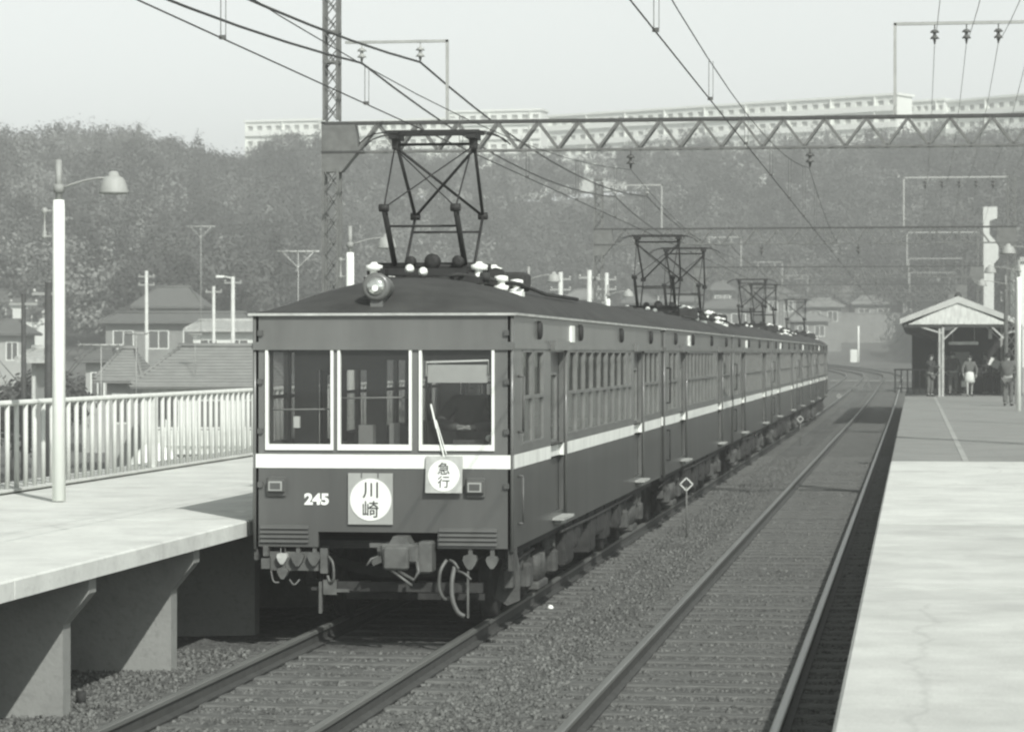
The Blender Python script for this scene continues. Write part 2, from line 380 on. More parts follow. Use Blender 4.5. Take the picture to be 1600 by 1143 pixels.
def speckle(t):
    co = t.nodes.new('ShaderNodeTexCoord'); n = t.nodes.new('ShaderNodeTexNoise'); n.inputs['Scale'].default_value = 14; n.inputs['Detail'].default_value = 8; n.inputs['Roughness'].default_value = .75
    t.links.new(co.outputs['Object'], n.inputs[0]); r = t.nodes.new('ShaderNodeMapRange'); r.inputs[1].default_value = .52; r.inputs[2].default_value = .66; r.inputs[4].default_value = .5; t.links.new(n.outputs[0], r.inputs[0]); return r.outputs[0]
def stain(t):
    co = t.nodes.new('ShaderNodeTexCoord'); n = t.nodes.new('ShaderNodeTexNoise'); n.inputs['Scale'].default_value = .9; n.inputs['Detail'].default_value = 9; n.inputs['Roughness'].default_value = .7
    t.links.new(co.outputs['Object'], n.inputs[0]); r = t.nodes.new('ShaderNodeMapRange'); r.inputs[1].default_value = .5; r.inputs[2].default_value = .72; r.inputs[4].default_value = .6; t.links.new(n.outputs[0], r.inputs[0]); return r.outputs[0]
PZ = 1.0
M['asphalt'] = mat('platform_asphalt', .235, .95, .14, .9, bump=.3, bscale=60)
M['conc_new'] = mat('concrete_pale', .57, .9, .12, 1.6, bump=.2, bscale=40)
for m_ in (M['conc'], M['conc_new']): add_second(m_, stain, .34); add_second(m_, speckle, .38); add_second(m_, cracks, .12)
add_second(M['asphalt'], speckle, .15); add_second(M['asphalt'], cracks, .06)
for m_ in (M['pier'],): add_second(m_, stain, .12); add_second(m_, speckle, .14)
def slab(y0, y1, m, par, nm='paving'):
    return MB().prism([(-.36, PZ - .15), (-.36, PZ - .02), (-.34, PZ), (9, PZ + .02), (9, PZ - .15)], y0, y1).build(nm, m, par)
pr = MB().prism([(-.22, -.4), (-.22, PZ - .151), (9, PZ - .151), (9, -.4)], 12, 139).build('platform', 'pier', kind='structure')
pr['label'] = 'wide low concrete platform on the right with pale paving up to the asphalt'
edges = [(12, 19.93, 'conc'), (19.95, 25.9, 'conc'), (25.92, 34.2, 'conc_new') ,(34.22, 43.0, 'conc_new')]
yj = [12, 19.9, 27.3, 36.0, 43.3]; mm_ = ['conc', 'conc', 'conc_new', 'conc_new']
for a, b_, m_ in zip(yj[:-1], yj[1:], mm_): slab(a, b_ - .025, m_, pr)
yj = [43.3, 54.0, 66.5, 80, 96, 112, 139]
for a, b_ in zip(yj[:-1], yj[1:]): slab(a, b_ - .03, 'asphalt', pr, 'asphalt_panel')
M['line'] = mat('worn_white_line', .26, .9, .3, 1.2, v2=.40)
MB().box(.75, .84, 43.4, 108, PZ + .004, PZ + .008).build('painted_line', 'line', pr)
# left platform on piers
LZ = 1.06
pl = MB()
for a, b_ in ((12, 18.98), (19.0, 25.98), (26.01, 33.0), (33.02, 40.0), (40.02, 60), (60.02, 139)):
    pl.prism([(-6.34, .912), (-6.34, LZ - .015), (-6.355, LZ), (-10.95, LZ - .02), (-10.95, .912)], a, b_)
pl = pl.build('platform', 'conc_new', kind='structure'); pl['label'] = 'narrow raised concrete platform on the left carried on wall piers'
for k in range(38):
    y = 17.8 + 3.2 * k
    if y < 60:
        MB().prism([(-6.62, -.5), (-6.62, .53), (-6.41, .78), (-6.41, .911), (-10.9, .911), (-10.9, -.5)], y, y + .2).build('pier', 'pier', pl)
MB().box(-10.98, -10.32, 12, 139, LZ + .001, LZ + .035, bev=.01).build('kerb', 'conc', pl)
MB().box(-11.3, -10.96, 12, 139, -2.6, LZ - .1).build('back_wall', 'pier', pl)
# ------------------------------------------------------------------ fence on the left platform
ft = thing('platform_fence', (-10.42, 16, LZ + .03), 'pale metal fence of upright bars along the back of the left platform', 'fence')
MB().tube([(0, 0, 1.0), (0, 110, 1.0)], .036, 8).build('top_rail', 'fence', ft)
bars = MB(); nb = 0; protoB = None
for k in range(320):
    y = .2 + k * .335
    if y > 109: break
    if nb < 95 and 12 < y < 46:
        if protoB is None: protoB = o = MB().tube([(0, 0, 0), (0, 0, .985)], .030, 7).build('bar', 'fence', ft)
        else: o = protoB.copy(); C.objects.link(o); o.parent = ft
        o.location = (0, y, 0); nb += 1
    elif y >= 46 or y <= 12: bars.tube([(0, y, 0), (0, y, .985)], .030, 5)
bars.build('bar_row', 'fence', ft, kind='stuff')
pp = None
for y in [5.2, 13.2, 21.2, 29.2, 37.2, 45.2, 53.2]:
    if pp is None: pp = o = MB().box(-.03, .03, -.05, .05, -.05, .99).build('post', 'fence', ft)
    else: o = pp.copy(); C.objects.link(o); o.parent = ft
    o.location = (0, y, 0)

# ------------------------------------------------------------------ platform lamps
def lamp(x, y, z0, hw, hp, ax, arm, label, group, head=.155, pm='lampw'):
    t = thing('platform_lamp', (x, y, z0), label, 'lamp post', group)
    MB().lathe([(.075, 0), (.068, hw * .97), (.06, hw)], n=12).build('post', pm, t)
    MB().tube([(0, 0, hw), (0, 0, hp)], .036, 8).lathe([(.06, hp - .36), (.06, hp - .27)], n=8).build('pipe', 'pipe', t)
    za = hp - .32
    pts = [(ax * arm * q, 0, za + .12 * math.sin(q * math.pi * .55)) for q in (0, .25, .5, .75, 1)]
    MB().tube(pts, .013, 6).build('arm', 'pipe', t)
    c = (ax * (arm + .04), 0, pts[-1][2])
    sh = MB().lathe([(.03, .07), (.05, .06), (.06, .02), (head * .66, .0), (head * .80, -.03), (head * .95, -.10), (head * 1.04, -.155), (head * 1.04, -.175), (head * .94, -.17), (.02, -.06)], c, n=18).build('shade', 'bracket', t)
    MB().lathe([(.0, -.17), (.05, -.165), (.06, -.13), (.05, -.1)], c, n=10).build('bulb', 'porc', sh)
    MB().lathe([(.03, 0), (.04, .03), (.02, .05), (.03, .07), (.012, .09), (.012, .26), (.03, .28), (.04, .31), (.02, .34)], (-.16, 0, hw - .42), n=8).box(-.16, -.05, -.008, .008, hw - .40, hw - .385).box(-.16, -.05, -.008, .008, hw - .12, hw - .105).build('clamp', 'pipe', t)
    return t
def ll(u, d):
    p = P(u, 553, d); return p.x, p.y
for i, (d, lb) in enumerate([(30.2, 'nearest white lamp post on the left platform, in front of the fence'), (45.8, 'lamp post rising right behind the tall lattice mast left of the train'),
        (67, 'lamp post just over the front roof of the train with white lower post'), (84.4, 'lamp post behind the train roof, last before the second gantry mast'), (101, 'small distant lamp post beyond the second gantry on the left platform')]):
    y = (d - 9.24 * SY) / CY; lamp(-9.24, y, LZ, 3.28, 3.72, 1, .58, lb, 'lamp posts along the left platform')
for d, lb in [(65.2, 'lamp whose arm reaches in from the right edge above the platform'), (80.6, 'white lamp post standing on the right platform before the shelter'), (96, 'lamp with its post beside the shelter roof on the right platform')]:
    y = (d + 3.0 * SY) / CY; lamp(3.02 if d < 90 else 3.15, y, PZ, 3.9, 4.4, -1, .78, lb, 'lamp posts along the right platform', .17, 'lampw' if d < 90 else 'lattice')

# ------------------------------------------------------------------ gantries
def lattice(mb, x, y, z0, z1, w, cell, leg=.045, lace=.028):
    h = w / 2
    for sx in (-1, 1):
        for sy in (-1, 1): mb.box(x + sx * h - leg / 2, x + sx * h + leg / 2, y + sy * h - leg / 2, y + sy * h + leg / 2, z0, z1)
    n = max(1, round((z1 - z0) / cell)); c = (z1 - z0) / n
    for i in range(n):
        a, b_ = z0 + i * c, z0 + (i + 1) * c
        for s in (-1, 1):
            mb.bar((x - h, y + s * (h + .006), a), (x + h, y + s * (h + .006), b_), lace, lace * .6); mb.bar((x + h, y + s * (h + .006), a), (x - h, y + s * (h + .006), b_), lace, lace * .6)
def insul(mb, x, y, z, k=1.0):
    mb.lathe([(.012, 0), (.012, -.08 * k), (.05 * k, -.09 * k), (.085 * k, -.135 * k), (.03 * k, -.14 * k), (.03 * k, -.19 * k), (.05 * k, -.20 * k), (.085 * k, -.245 * k), (.03 * k, -.25 * k), (.012, -.34 * k)], (x, y, z), n=10)
FX = [.36, .92, 1.48, 2.04, 2.60]; LFX = [-10.04, -8.95]
def gantry(Y, label, left=(-10.6, 9.7), right=3.2, lb=True, zoff=0, both=False, part2=False):
    t = thing('line_gantry', (0, Y, zoff), label, 'gantry', 'overhead line gantries across the tracks')
    lx, lt = left
    for x, top in ((lx, lt), (right, 8.6)):
        mb = MB(); lattice(mb, x, 0, -.6, 6.05, .27, .40); lattice(mb, x, 0, 6.95, top, .25, .34)
        if x == lx: mb.box(x - .15, x + .15, -.15, .15, 8.0, 8.04).box(x - .15, x + .15, -.15, .15, 8.55, 8.6)
        mst = mb.build('mast', 'lattice', t)
        s = 1 if x == lx else -1
        MB().prism([(x - .165 * s, 6.38), (x + .52 * s, 6.38), (x + .46 * s, 6.86), (x - .165 * s, 6.86)], -.15, .15).prism([(x - .165 * s, 6.0), (x + .2 * s, 6.0), (x + .5 * s, 6.36), (x - .165 * s, 6.36)], -.14, .14).build('gusset', 'lattice', mst)
    a, b_ = lx - .17, right + .17
    MB().box(a, b_, -.15, -.09, 6.87, 6.92).box(a, b_, .09, .15, 6.87, 6.92).box(a, a + .75, -.152, .152, 6.345, 6.385).build('top_chord', 'latticed', t)
    MB().box(a + .75, b_, -.15, -.1, 6.35, 6.385).box(a + .75, b_, .1, .15, 6.35, 6.385).build('bottom_chord', 'lattice', t)
    w = MB(); x = lx + .5; st = .37; up = True
    while x + st < right - .4:
        for y in (-.125, .125): w.bar((x, y, 6.38 if up else 6.875), (x + st, y, 6.875 if up else 6.38), .03, .045)
        up = not up; x += st
    w.build('web', 'lattice', t)
    if lb:
        br = MB().bar((-10.35, 0, 8.38), (-8.43, 0, 8.38), .05, .05).bar((-8.45, 0, 6.9), (-8.45, 0, 8.4), .05, .05).build('bracket', 'bracket', t)
        for x in LFX: m_ = MB(); insul(m_, x, 0, 8.36, 1.05); m_.build('insulator', 'plate', br)
    br = MB().bar((-.36, 0, 8.55), (3.1, 0, 8.55), .055, .055).bar((-.34, 0, 6.9), (-.34, 0, 8.56), .055, .055)
    if both: br.bar((3.08, 0, 6.9), (3.08, 0, 8.56), .055, .055)
    br = br.build('bracket', 'bracket', t)
    for x in FX: m_ = MB(); insul(m_, x, 0, 8.52, 1.0); m_.build('insulator', 'steel', br)
    for x, s in ((-5.08, 1), (-1.85, 1)):
        m_ = MB(); insul(m_, x, 0, 6.35, 1.0); m_.build('insulator', 'steel', t)
    return t
GY = [49.9, 93.4, 136.8, 180.0, 223.5]
gl = ['nearest overhead gantry with a tall lattice mast rising behind the train front', 'second overhead gantry with zigzag beam crossing below the first',
      'third overhead gantry, thin dark line above the shelter', 'fourth overhead gantry, faint against the valley houses', 'farthest overhead gantry near the bend of the tracks']
for i, (y, l) in enumerate(zip(GY, gl)):
    gantry(y, l, left=(-10.6, 10.2 if i == 0 else 8.5), zoff=zprof(y), both=(i == 2))

# ------------------------------------------------------------------ wires
def sagline(a, b, sag, n=14):
    a, b = Vector(a), Vector(b); return [a.lerp(b, t) - Vector((0, 0, sag * 4 * t * (1 - t))) for t in [i / n for i in range(n + 1)]]
SUP = [6.4] + GY
def catenary(x, label, seed):
    t = thing('catenary', (0, 0, 0), label, 'overhead wire', 'overhead contact wires'); rr = random.Random(seed)
    mp = []; 
    for a, b_ in zip(SUP[:-1], SUP[1:]):
        seg = sagline((x, a, 6.0 + zprof(a)), (x, b_, 6.0 + zprof(b_)), .66); mp += seg if not mp else seg[1:]
    MB().tube(mp, .0055, 5).build('messenger_wire', 'wire', t)
    MB().tube([(x + (.0 if i % 2 else -.12) * 0, y, 5.0 + zprof(y)) for i, y in enumerate(SUP)], .0065, 5).build('contact_wire', 'wire', t)
    for a, b_ in zip(SUP[:3], SUP[1:4]):
        n = 8
        for i in range(n):
            tt = (i + .5) / n; y = a + (b_ - a) * tt; z = 6.0 - .66 * 4 * tt * (1 - tt)
            MB().bar((x - .008, y, 5.0), (x - .008, y, z), .006).bar((x + .03, y, 5.02), (x + .03, y, z), .005).box(x - .018, x + .03, y - .015, y + .015, 4.992, 5.022).build('hanger', 'steel', t)
catenary(-5.08, 'contact wire and messenger above the train with short hangers', 1)
catenary(-1.86, 'contact wire and messenger above the empty right track', 2)
for x, nm in zip(LFX, ('leftmost thick feeder cable, hung from the outer insulator of the left brackets', 'thick feeder cable hung from the inner insulator of the left brackets')):
    pts = []
    for a, b_ in zip(SUP[:-1], SUP[1:]):
        seg = sagline((x, a, 8.0 + zprof(a)), (x, b_, 8.0 + zprof(b_)), .62 if a < 40 else .55); pts += seg if not pts else seg[1:]
    w = MB().tube(pts, .021, 6).build('feeder_cable', 'wire'); tag(w, nm, 'cable', 'thick feeder cables on the left')
for i, x in enumerate(FX):
    pts = []
    for a, b_ in zip(SUP[:-1], SUP[1:]):
        seg = sagline((x, a, 8.2 + zprof(a)), (x, b_, 8.2 + zprof(b_)), .75); pts += seg if not pts else seg[1:]
    w = MB().tube(pts, .006, 5).build('power_line', 'bracket')
    tag(w, ['first', 'second', 'third', 'fourth', 'fifth'][i] + ' thin power line from the left on the five insulator brackets', 'power line', 'thin power lines above the right platform')

# ------------------------------------------------------------------ train
TX, TY = -4.98, 25.73; HW = 1.25; EV = 3.03; CL = 15.33
SIDEW = [(0.62, 1.32, 1.79, 2.70), (1.42, 2.15, 1.79, 2.70)] + [(4.15 + .775 * k, 4.15 + .775 * k + .725, 1.79, 2.70) for k in range(8)] + [(10.55, 10.95, 1.79, 2.70)] + [(12.75 + .74 * k, 12.75 + .74 * k + .69, 1.79, 2.70) for k in range(3)]
DOORS = [(2.72, 3.78), (11.35, 12.4)]
def roofz(x, y, L=CL):
    def gg(q): q = max(0, min(1, q / 1.9)); return math.sin(q * math.pi / 2) ** .8
    e = min(gg(y), gg(L - y)); k = max(0, 1 - (x / (HW + .03)) ** 2)
    return EV + .02 + .385 * (k ** .75) * e
def pantograph(car, yc, flip=1):
    pt = MB()
    z0 = 3.51
    for s in (-1, 1): pt.bar((-.62, yc + s * .5, z0), (.62, yc + s * .5, z0), .06, .07); pt.bar((s * .42, yc - .72, z0), (s * .42, yc + .72, z0), .05, .06)
    for s in (-1, 1): pt.tube([(-.55, yc + s * .28, z0 + .06), (.55, yc + s * .28, z0 + .06)], .045, 8)
    root = pt.build('pantograph', 'black', car)
    def sub(nm, fn, m='black'):
        q = MB(); fn(q); return q.build(nm, m, root)
    HZ = 4.98; KZ = 4.15; kw = .37; hw = .41
    for s in (-1, 1):
        yk = yc + s * .9; yb = yc + s * .28
        rl = .030 if s == -1 else .016
        def low(q):
            for e in (-1, 1): q.tube([(e * kw, yb, z0 + .06), (e * kw, yk, KZ)], rl, 8); q.lathe([(.04, -.05), (.04, .05)], (e * kw, yk, KZ), 'X', 8)
            q.tube([(-kw, yb + (yk - yb) * .7, z0 + (KZ - z0) * .72), (kw, yb + (yk - yb) * .7, z0 + (KZ - z0) * .72)], .012, 6)
        sub('lower_arm', low)
        def upp(q):
            r = .009 if s == -1 else .019
            for e in (-1, 1):
                q.tube([(e * kw, yk, KZ), (e * hw, yc + s * .1, HZ - .16)], r, 6)
            q.tube([(-kw, yk, KZ), (hw, yc + s * .1, HZ - .16)], r * .85, 6); q.tube([(kw, yk, KZ), (-hw, yc + s * .12, HZ - .16)], r * .85, 6)
        sub('upper_arm', upp)
    def head(q):
        for s in (-1, 1):
            q.bar((-.50, yc + s * .16, HZ), (.50, yc + s * .16, HZ), .06, .035)
            for e in (-1, 1): q.tube([(e * .5, yc + s * .16, HZ), (e * .60, yc + s * .16, HZ - .015), (e * .70, yc + s * .16, HZ - .05), (e * .78, yc + s * .16, HZ - .12)], .007, 6)
        for e in (-1, 1): q.box(e * hw - .05, e * hw + .05, yc - .18, yc + .18, HZ - .07, HZ - .02).box(e * hw - .03, e * hw + .03, yc - .10, yc + .10, HZ - .17, HZ - .07)
        q.tube([(-hw, yc, HZ - .12), (hw, yc, HZ - .12)], .015, 6)
    sub('collector_head', head)
    for x, k in ((-.18, .055), (.05, .08), (.32, .06)):
        def spr(q): q.lathe([(.02, -.02), (k, -.02), (k, .08), (k * .6, .1)], (x, yc - .45, z0 + .11), 'Y', 12)
        sub('spring', spr)
    for e in (-1, 1):
        for s in (-1, 1):
            x, y = e * .55, yc + s * .5
            zr = roofz(x, y if y > 0 else 0) - .01
            def ins(q): q.lathe([(.05, 0), (.05, .06), (.085, .07), (.09, .12), (.05, .13), (.05, .17), (.085, .175), (.09, .225), (.04, .24), (.03, .26)], (x, y, max(zr - .02, z0 - .22)), n=12)
            sub('insulator', ins, 'porc')
    return root
def side_f(sx):
    return lambda u, v, t: (sx * (HW - t), u, v)
def frame_mb(f, h, w, th0=-.012, th1=.03, wb=None, top=True):
    q = MB(); wb = wb or w; u0, u1, v0, v1 = h
    for a in ((u0, u0 + w, v0, v1), (u1 - w, u1, v0, v1), (u0 + w, u1 - w, v0, v0 + wb), (u0 + w, u1 - w, v1 - w, v1))[:4 if top else 3]:
        vs = [f(a[i], a[2 + j], t) for t in (th0, th1) for j in (0, 1) for i in (0, 1)]
        q.add(vs, [(0, 2, 3, 1), (4, 5, 7, 6), (0, 1, 5, 4), (2, 6, 7, 3), (0, 4, 6, 2), (1, 3, 7, 5)])
    return q
def build_car(label, y0, lead=False, panto=2.9):
    t = thing('train_car', (TX, y0, 0), label, 'train car', 'cars of the commuter train')
    FW = [(-1.13, -.47, 1.75, 2.72), (-.43, .285, 1.75, 2.72), (.355, 1.075, 1.75, 2.72)]
    # body shell, upper colour lightened as painted reflection, holes for windows and doors
    for nm, z0, z1, m in (('upper_body', 1.71, EV, 'upper'), ('lower_body', .83, 1.58, 'lower'), ('white_stripe', 1.58, 1.71, 'white')):
        q = MB()
        for sx in (-1, 1):
            hl = [(a, b_, max(1.0, z0), min(2.68, z1)) for a, b_ in DOORS]
            if nm == 'upper_body': hl = [(a, b_, z0 - .0, 2.68) for a, b_ in DOORS] + SIDEW
            if nm == 'lower_body': hl = [(a, b_, 1.0, z1) for a, b_ in DOORS]
            if nm == 'white_stripe': hl = [(a, b_, z0, z1) for a, b_ in DOORS]
            o_ = .003 if nm == 'white_stripe' else 0
            q.wall(lambda u, v, tt, sx=sx, o_=o_: (sx * (HW + o_ - tt), u, v), .0, CL, z0, z1, hl, .05)
        for yy, s in ((0, 1), (CL, -1)):
            hl = FW if nm == 'upper_body' else []
            o_ = .003 if nm == 'white_stripe' else 0
            if nm == 'lower_body':
                hl = [(-.62, .53, .83, .975)]
            q.wall(lambda u, v, tt, yy=yy, s=s, o_=o_: (u, yy + s * (tt - o_), v), -HW, HW, z0, z1, hl, .05)
        q.build(nm, m, t)
    # corner posts, letterboard beading
    q = MB()
    for yy in (0, CL):
        for sx in (-1, 1): q.tube([(sx * (HW - .012), yy + (.012 if yy == 0 else -.012), .80), (sx * (HW - .012), yy + (.012 if yy == 0 else -.012), EV)], .020, 8)
    for sx in (-1, 1):
        q.box(*sorted((sx * (HW - .01), sx * (HW + .018))), 0, CL, 2.71, 2.765)
    q.box(-HW, HW, -.03, .01, 2.70, 2.775).build('beading', 'upper', t)
    # roof
    n = 28; L = CL; yy = [0, .15, .35, .6, .9, 1.25, 1.6, 1.95] + list(np.linspace(2.5, L - 2.5, 10)) + [L - v for v in (1.95, 1.6, 1.25, .9, .6, .35, .15, 0)]
    rings = []
    for y in yy:
        rings.append([((HW + .03) * math.sin((i / n - .5) * math.pi), y + (-.03 if y == 0 else .03 if y == L else 0), roofz((HW + .03) * math.sin((i / n - .5) * math.pi), y)) for i in range(n + 1)])
    q = MB(); q.loft(rings, cap=False, smooth=True, close=False); q.box(-HW + .02, HW - .02, .02, L - .02, EV - .06, EV - .03)
    rf = q.build('roof', 'roof', t)
    q = MB()
    for sx in (-1, 1): q.box(*sorted((sx * (HW - .0), sx * (HW + .045))), -.04, L + .04, EV - .006, EV + .018)
    q.box(-HW, HW, -.045, .0, EV - .006, EV + .018).box(-HW, HW, L, L + .045, EV - .012, EV + .022).build('rain_gutter', 'gutter', rf)
    # interior
    q = MB().box(-HW + .06, HW - .06, .06, L - .06, 1.0, 1.05)
    for sx in (-1, 1):
        q.box(*sorted((sx * (HW - .06), sx * (HW - .5))), 4.1, 11.2, 1.05, 1.45); q.box(*sorted((sx * (HW - .06), sx * (HW - .14))), 4.1, 10.9, 1.45, 1.8)
        q.box(*sorted((sx * (HW - .06), sx * (HW - .5))), 12.7, 15.2, 1.05, 1.45)
    q.build('interior', 'inter', t)
    q = MB().wall(lambda u, v, tt: (u, 1.5 + tt, v), -HW + .06, HW - .06, 1.05, EV - .07, [(-.95, -.45, 1.7, 2.5), (-.25, .3, 1.06, 2.6), (.5, 1.0, 1.9, 2.5)], .04)
    for y in (5.5, 7.5, 9.5, 13.5): q.tube([(-.55, y, 1.45), (-.55, y, 2.95)], .015, 6)
    q.build('cab_partition', 'inter', t)
    # windows
    for sx in (-1, 1):
        f = side_f(sx)
        for i, h in enumerate(SIDEW):
            w = frame_mb(f, h, .022, -.006, .04)
            zc = 2.24; w.add([f(h[0], zc - .015, tt) for tt in (-.004, .03)] + [f(h[1], zc - .015, tt) for tt in (-.004, .03)] + [f(h[0], zc + .02, tt) for tt in (-.004, .03)] + [f(h[1], zc + .02, tt) for tt in (-.004, .03)],
                  [(0, 2, 6, 4), (1, 5, 7, 3), (4, 6, 7, 5), (0, 1, 3, 2)])
            w = w.build('window', 'sash', t)
            # upper and lower sash panes
            a = MB().add([f(h[0] + .02, zc, .028), f(h[1] - .02, zc, .028), f(h[1] - .02, h[3] - .02, .028), f(h[0] + .02, h[3] - .02, .028)], [(0, 1, 2, 3)]).build('pane', 'glassu', w)
            b2 = MB().add([f(h[0] + .02, h[2] + .02, .018), f(h[1] - .02, h[2] + .02, .018), f(h[1] - .02, zc, .018), f(h[0] + .02, zc, .018)], [(0, 1, 2, 3)]).build('pane', 'glassd', w)
        for y in (1.75, 5.2, 9.6, 13.6): MB().lathe([(.075, -.01), (.075, .03), (.05, .045)], (0, 0, 0), 'X', 14).place(sx, y).build('vent', 'black', t)
        for a, b_ in DOORS:
            # door leaf, set into its opening
            dl = MB().wall(lambda u, v, tt, sx=sx: (sx * (HW - .055 - tt), u, v), a, b_, 1.0, 2.68, [(a + .22, b_ - .22, 1.75, 2.45)], .03)
            dl = dl.build('door', 'lower', t)
            dw = frame_mb(side_f(sx), (a + .2, b_ - .2, 1.73, 2.47), .03, .045, .09).build('door_window', 'sash', dl)
            MB().add([(sx * (HW - .07), a + .21, 1.74), (sx * (HW - .07), b_ - .21, 1.74), (sx * (HW - .07), b_ - .21, 2.46), (sx * (HW - .07), a + .21, 2.46)], [(0, 1, 2, 3)]).build('door_pane', 'glass', dl)
            MB().box(*sorted((sx * (HW - .058), sx * (HW - .05))), a, b_, 1.58, 1.71).build('door_stripe', 'white', dl)
            MB().box(*sorted((sx * (HW + .002), sx * (HW + .13))), a + .12, b_ - .1, .93, .955).box(*sorted((sx * (HW + .002), sx * (HW + .07))), a + .3, b_ - .3, .88, .93).build('door_step', 'gutter', t)
            MB().tube([(sx * (HW + .02), b_ + .04, .95), (sx * (HW + .02), b_ + .04, 2.72)], .018, 6).box(*sorted((sx * HW, sx * (HW + .06))), a - .1, b_ + .1, 2.70, 2.80).build('door_frame', 'upper', t)
    q = MB()
    for sx in (-1, 1):
        q.tube([(sx * (HW + .05), .33, 1.62 + .3), (sx * (HW + .06), .33, 2.45)], .012, 6).tube([(sx * (HW + .05), .33, 1.05), (sx * (HW + .05), .33, 1.5)], .010, 6)
        for z in (1.92, 2.45, 1.05, 1.5): q.tube([(sx * HW, .33, z), (sx * (HW + .055), .33, z)], .012, 6)
    q.build('handrail', 'black' if not lead else 'steel', t)
    MB().box(HW, HW + .03, 4.3, 4.55, 2.79, 2.97).build('label_plate', 'porc', t)
    # end windows
    for h in FW:
        f = lambda u, v, tt: (u, tt, v)
        w = frame_mb(f, h, .026, -.022, .04, wb=.055, top=False).build('windscreen', 'frame' if lead else 'sash', t)
        MB().add([(h[0] + .02, .03, h[2] + .03), (h[1] - .02, .03, h[2] + .03), (h[1] - .02, .03, h[3] - .02), (h[0] + .02, .03, h[3] - .02)], [(0, 1, 2, 3)]).build('pane', 'glass', w)
        f2 = lambda u, v, tt: (u, L - tt, v)
        w = frame_mb(f2, h, .036, -.012, .04).build('end_window', 'sash', t)
        MB().add([(h[0] + .02, L - .03, h[2] + .03), (h[1] - .02, L - .03, h[2] + .03), (h[1] - .02, L - .03, h[3] - .02), (h[0] + .02, L - .03, h[3] - .02)], [(0, 1, 2, 3)]).build('pane', 'glass', w)
    # bogies and underframe
    for yb in (2.9, L - 2.9):
        q = MB()
        for sx in (-1, 1):
            q.prism([(yb - 1.35, .50), (yb - 1.35, .40), (yb - 1.0, .36), (yb - .55, .30), (yb + .55, .30), (yb + 1.0, .36), (yb + 1.35, .40), (yb + 1.35, .50), (yb + 1.0, .62), (yb + .4, .56), (yb - .4, .56), (yb - 1.0, .62)], *sorted((sx * .98, sx * 1.08)), axis='X')
            for s in (-1, 1):
                q.box(*sorted((sx * .96, sx * 1.16)), yb + s * 1.0 - .13, yb + s * 1.0 + .13, .30, .56, bev=.03)
                for k in (-.25, .25): q.lathe([(.055, 0), (.055, .2)], (sx * 1.06, yb + s * 1.0 + k, .5), n=8)
            for k in (-.2, 0, .2): q.lathe([(.07, 0), (.07, .26)], (sx * 1.07, yb + k, .32), n=10)
            q.box(*sorted((sx * .95, sx * 1.15)), yb - .38, yb + .38, .22, .31, bev=.02)
        q.box(-.95, .95, yb - .15, yb + .15, .4, .7)
        bg_ = q.build('bogie', 'underl', t)
        for s in (-1, 1):
            q = MB()
            for sx in (-1, 1): q.lathe([(.10, -.065), (.36, -.055), (.41, -.05), (.43, .0), (.43, .05), (.455, .055), (.455, .08), (.1, .075)] if sx < 0 else [(.10, .065), (.36, .055), (.41, .05), (.43, .0), (.43, -.05), (.455, -.055), (.455, -.08), (.1, -.075)], (sx * .765, yb + s * 1.0, .43), 'X', 24)
            q.tube([(-.8, yb + s * 1.0, .43), (.8, yb + s * 1.0, .43)], .07, 10).build('wheelset', 'under', bg_)
    q = MB().box(-1.12, 1.12, .25, L - .25, .80, .88)
    for sx in (-1, 1): q.box(*sorted((sx * 1.06, sx * 1.14)), 0.3, L - .3, .72, .83)
    q.build('underframe', 'under', t)
    rr = random.Random(3)
    y = 4.5
    for w_, d_, kind in ((.75, .48, 0), (.45, .35, 0), (.8, .3, 1), (.6, .5, 0), (.9, .34, 0), (.5, .45, 0), (.7, .26, 1), (.5, .4, 0)):
        for sx in (-1, 1):
            if kind == 0: MB().box(*sorted((sx * .75, sx * 1.17)), y, y + w_, .80 - d_, .80, bev=.02).box(*sorted((sx * 1.16, sx * 1.185)), y + .06, y + w_ - .06, .80 - d_ + .05, .74).build('equipment_box', rr.choice(['under', 'underl', 'under']), t)
            else: MB().lathe([(.05, 0), (.17, .03), (.17, w_ - .03), (.05, w_)], (sx * .95, y, .80 - .2), 'Y', 14).build('air_tank', 'underl', t)
        y += w_ + .1
    q = MB()
    for sx in (-1, 1): q.tube([(sx * 1.19, 4.0, .74), (sx * 1.19, 7, .72), (sx * 1.19, 11.6, .74)], .02, 6).tube([(sx * 1.1, .5, .62), (sx * 1.14, 2.2, .68)], .018, 6)
    q.build('piping', 'under', t)
    # step iron on the corner
    pantograph(t, panto)
    # roof equipment
    s = 1 if panto < L / 2 else -1; y = panto
    q = MB().box(.5, .85, y + s * 1.0 - .25, y + s * 1.0 + .25, 3.34, 3.54, bev=.03).lathe([(.1, -.1), (.1, .1)], (.62, y + s * .55 - .3, 3.47), 'Y', 12)
    q.tube([(.1, y - .6 * s, 3.44), (.4, y - .9 * s, 3.47), (.55, y - .5 * s, 3.45), (.85, y + .4 * s, 3.4), (.9, y + 2 * s, 3.33), (.9, y + 5 * s, 3.33)], .022, 6)
    for k in range(3): q.lathe([(.05, -.05), (.05, .05)], (.3 + .16 * k, y - .55, 3.45), 'X', 10)
    q.box(-.6, -.1, y - .8, y + .8, 3.38, 3.45).box(.1, .6, y - .8, y + .8, 3.38, 3.45)
    q.build('roof_gear', 'under', rf)
    AP = [(.07, 0), (.08, .05), (.04, .06), (.04, .1), (.075, .1), (.07, .15), (.02, .16)]
    for x_, y_, z_ in ((.72, y - .1 * s, 3.32), (.78, y + .6 * s, 3.30)): MB().lathe(AP, (x_, y_, z_), n=12).build('arrester', 'porc', rf)
    MB().box(.8, .95, y - .1 * s - .12, y - .1 * s + .12, 3.24, 3.31).build('fuse_box', 'porc', rf)
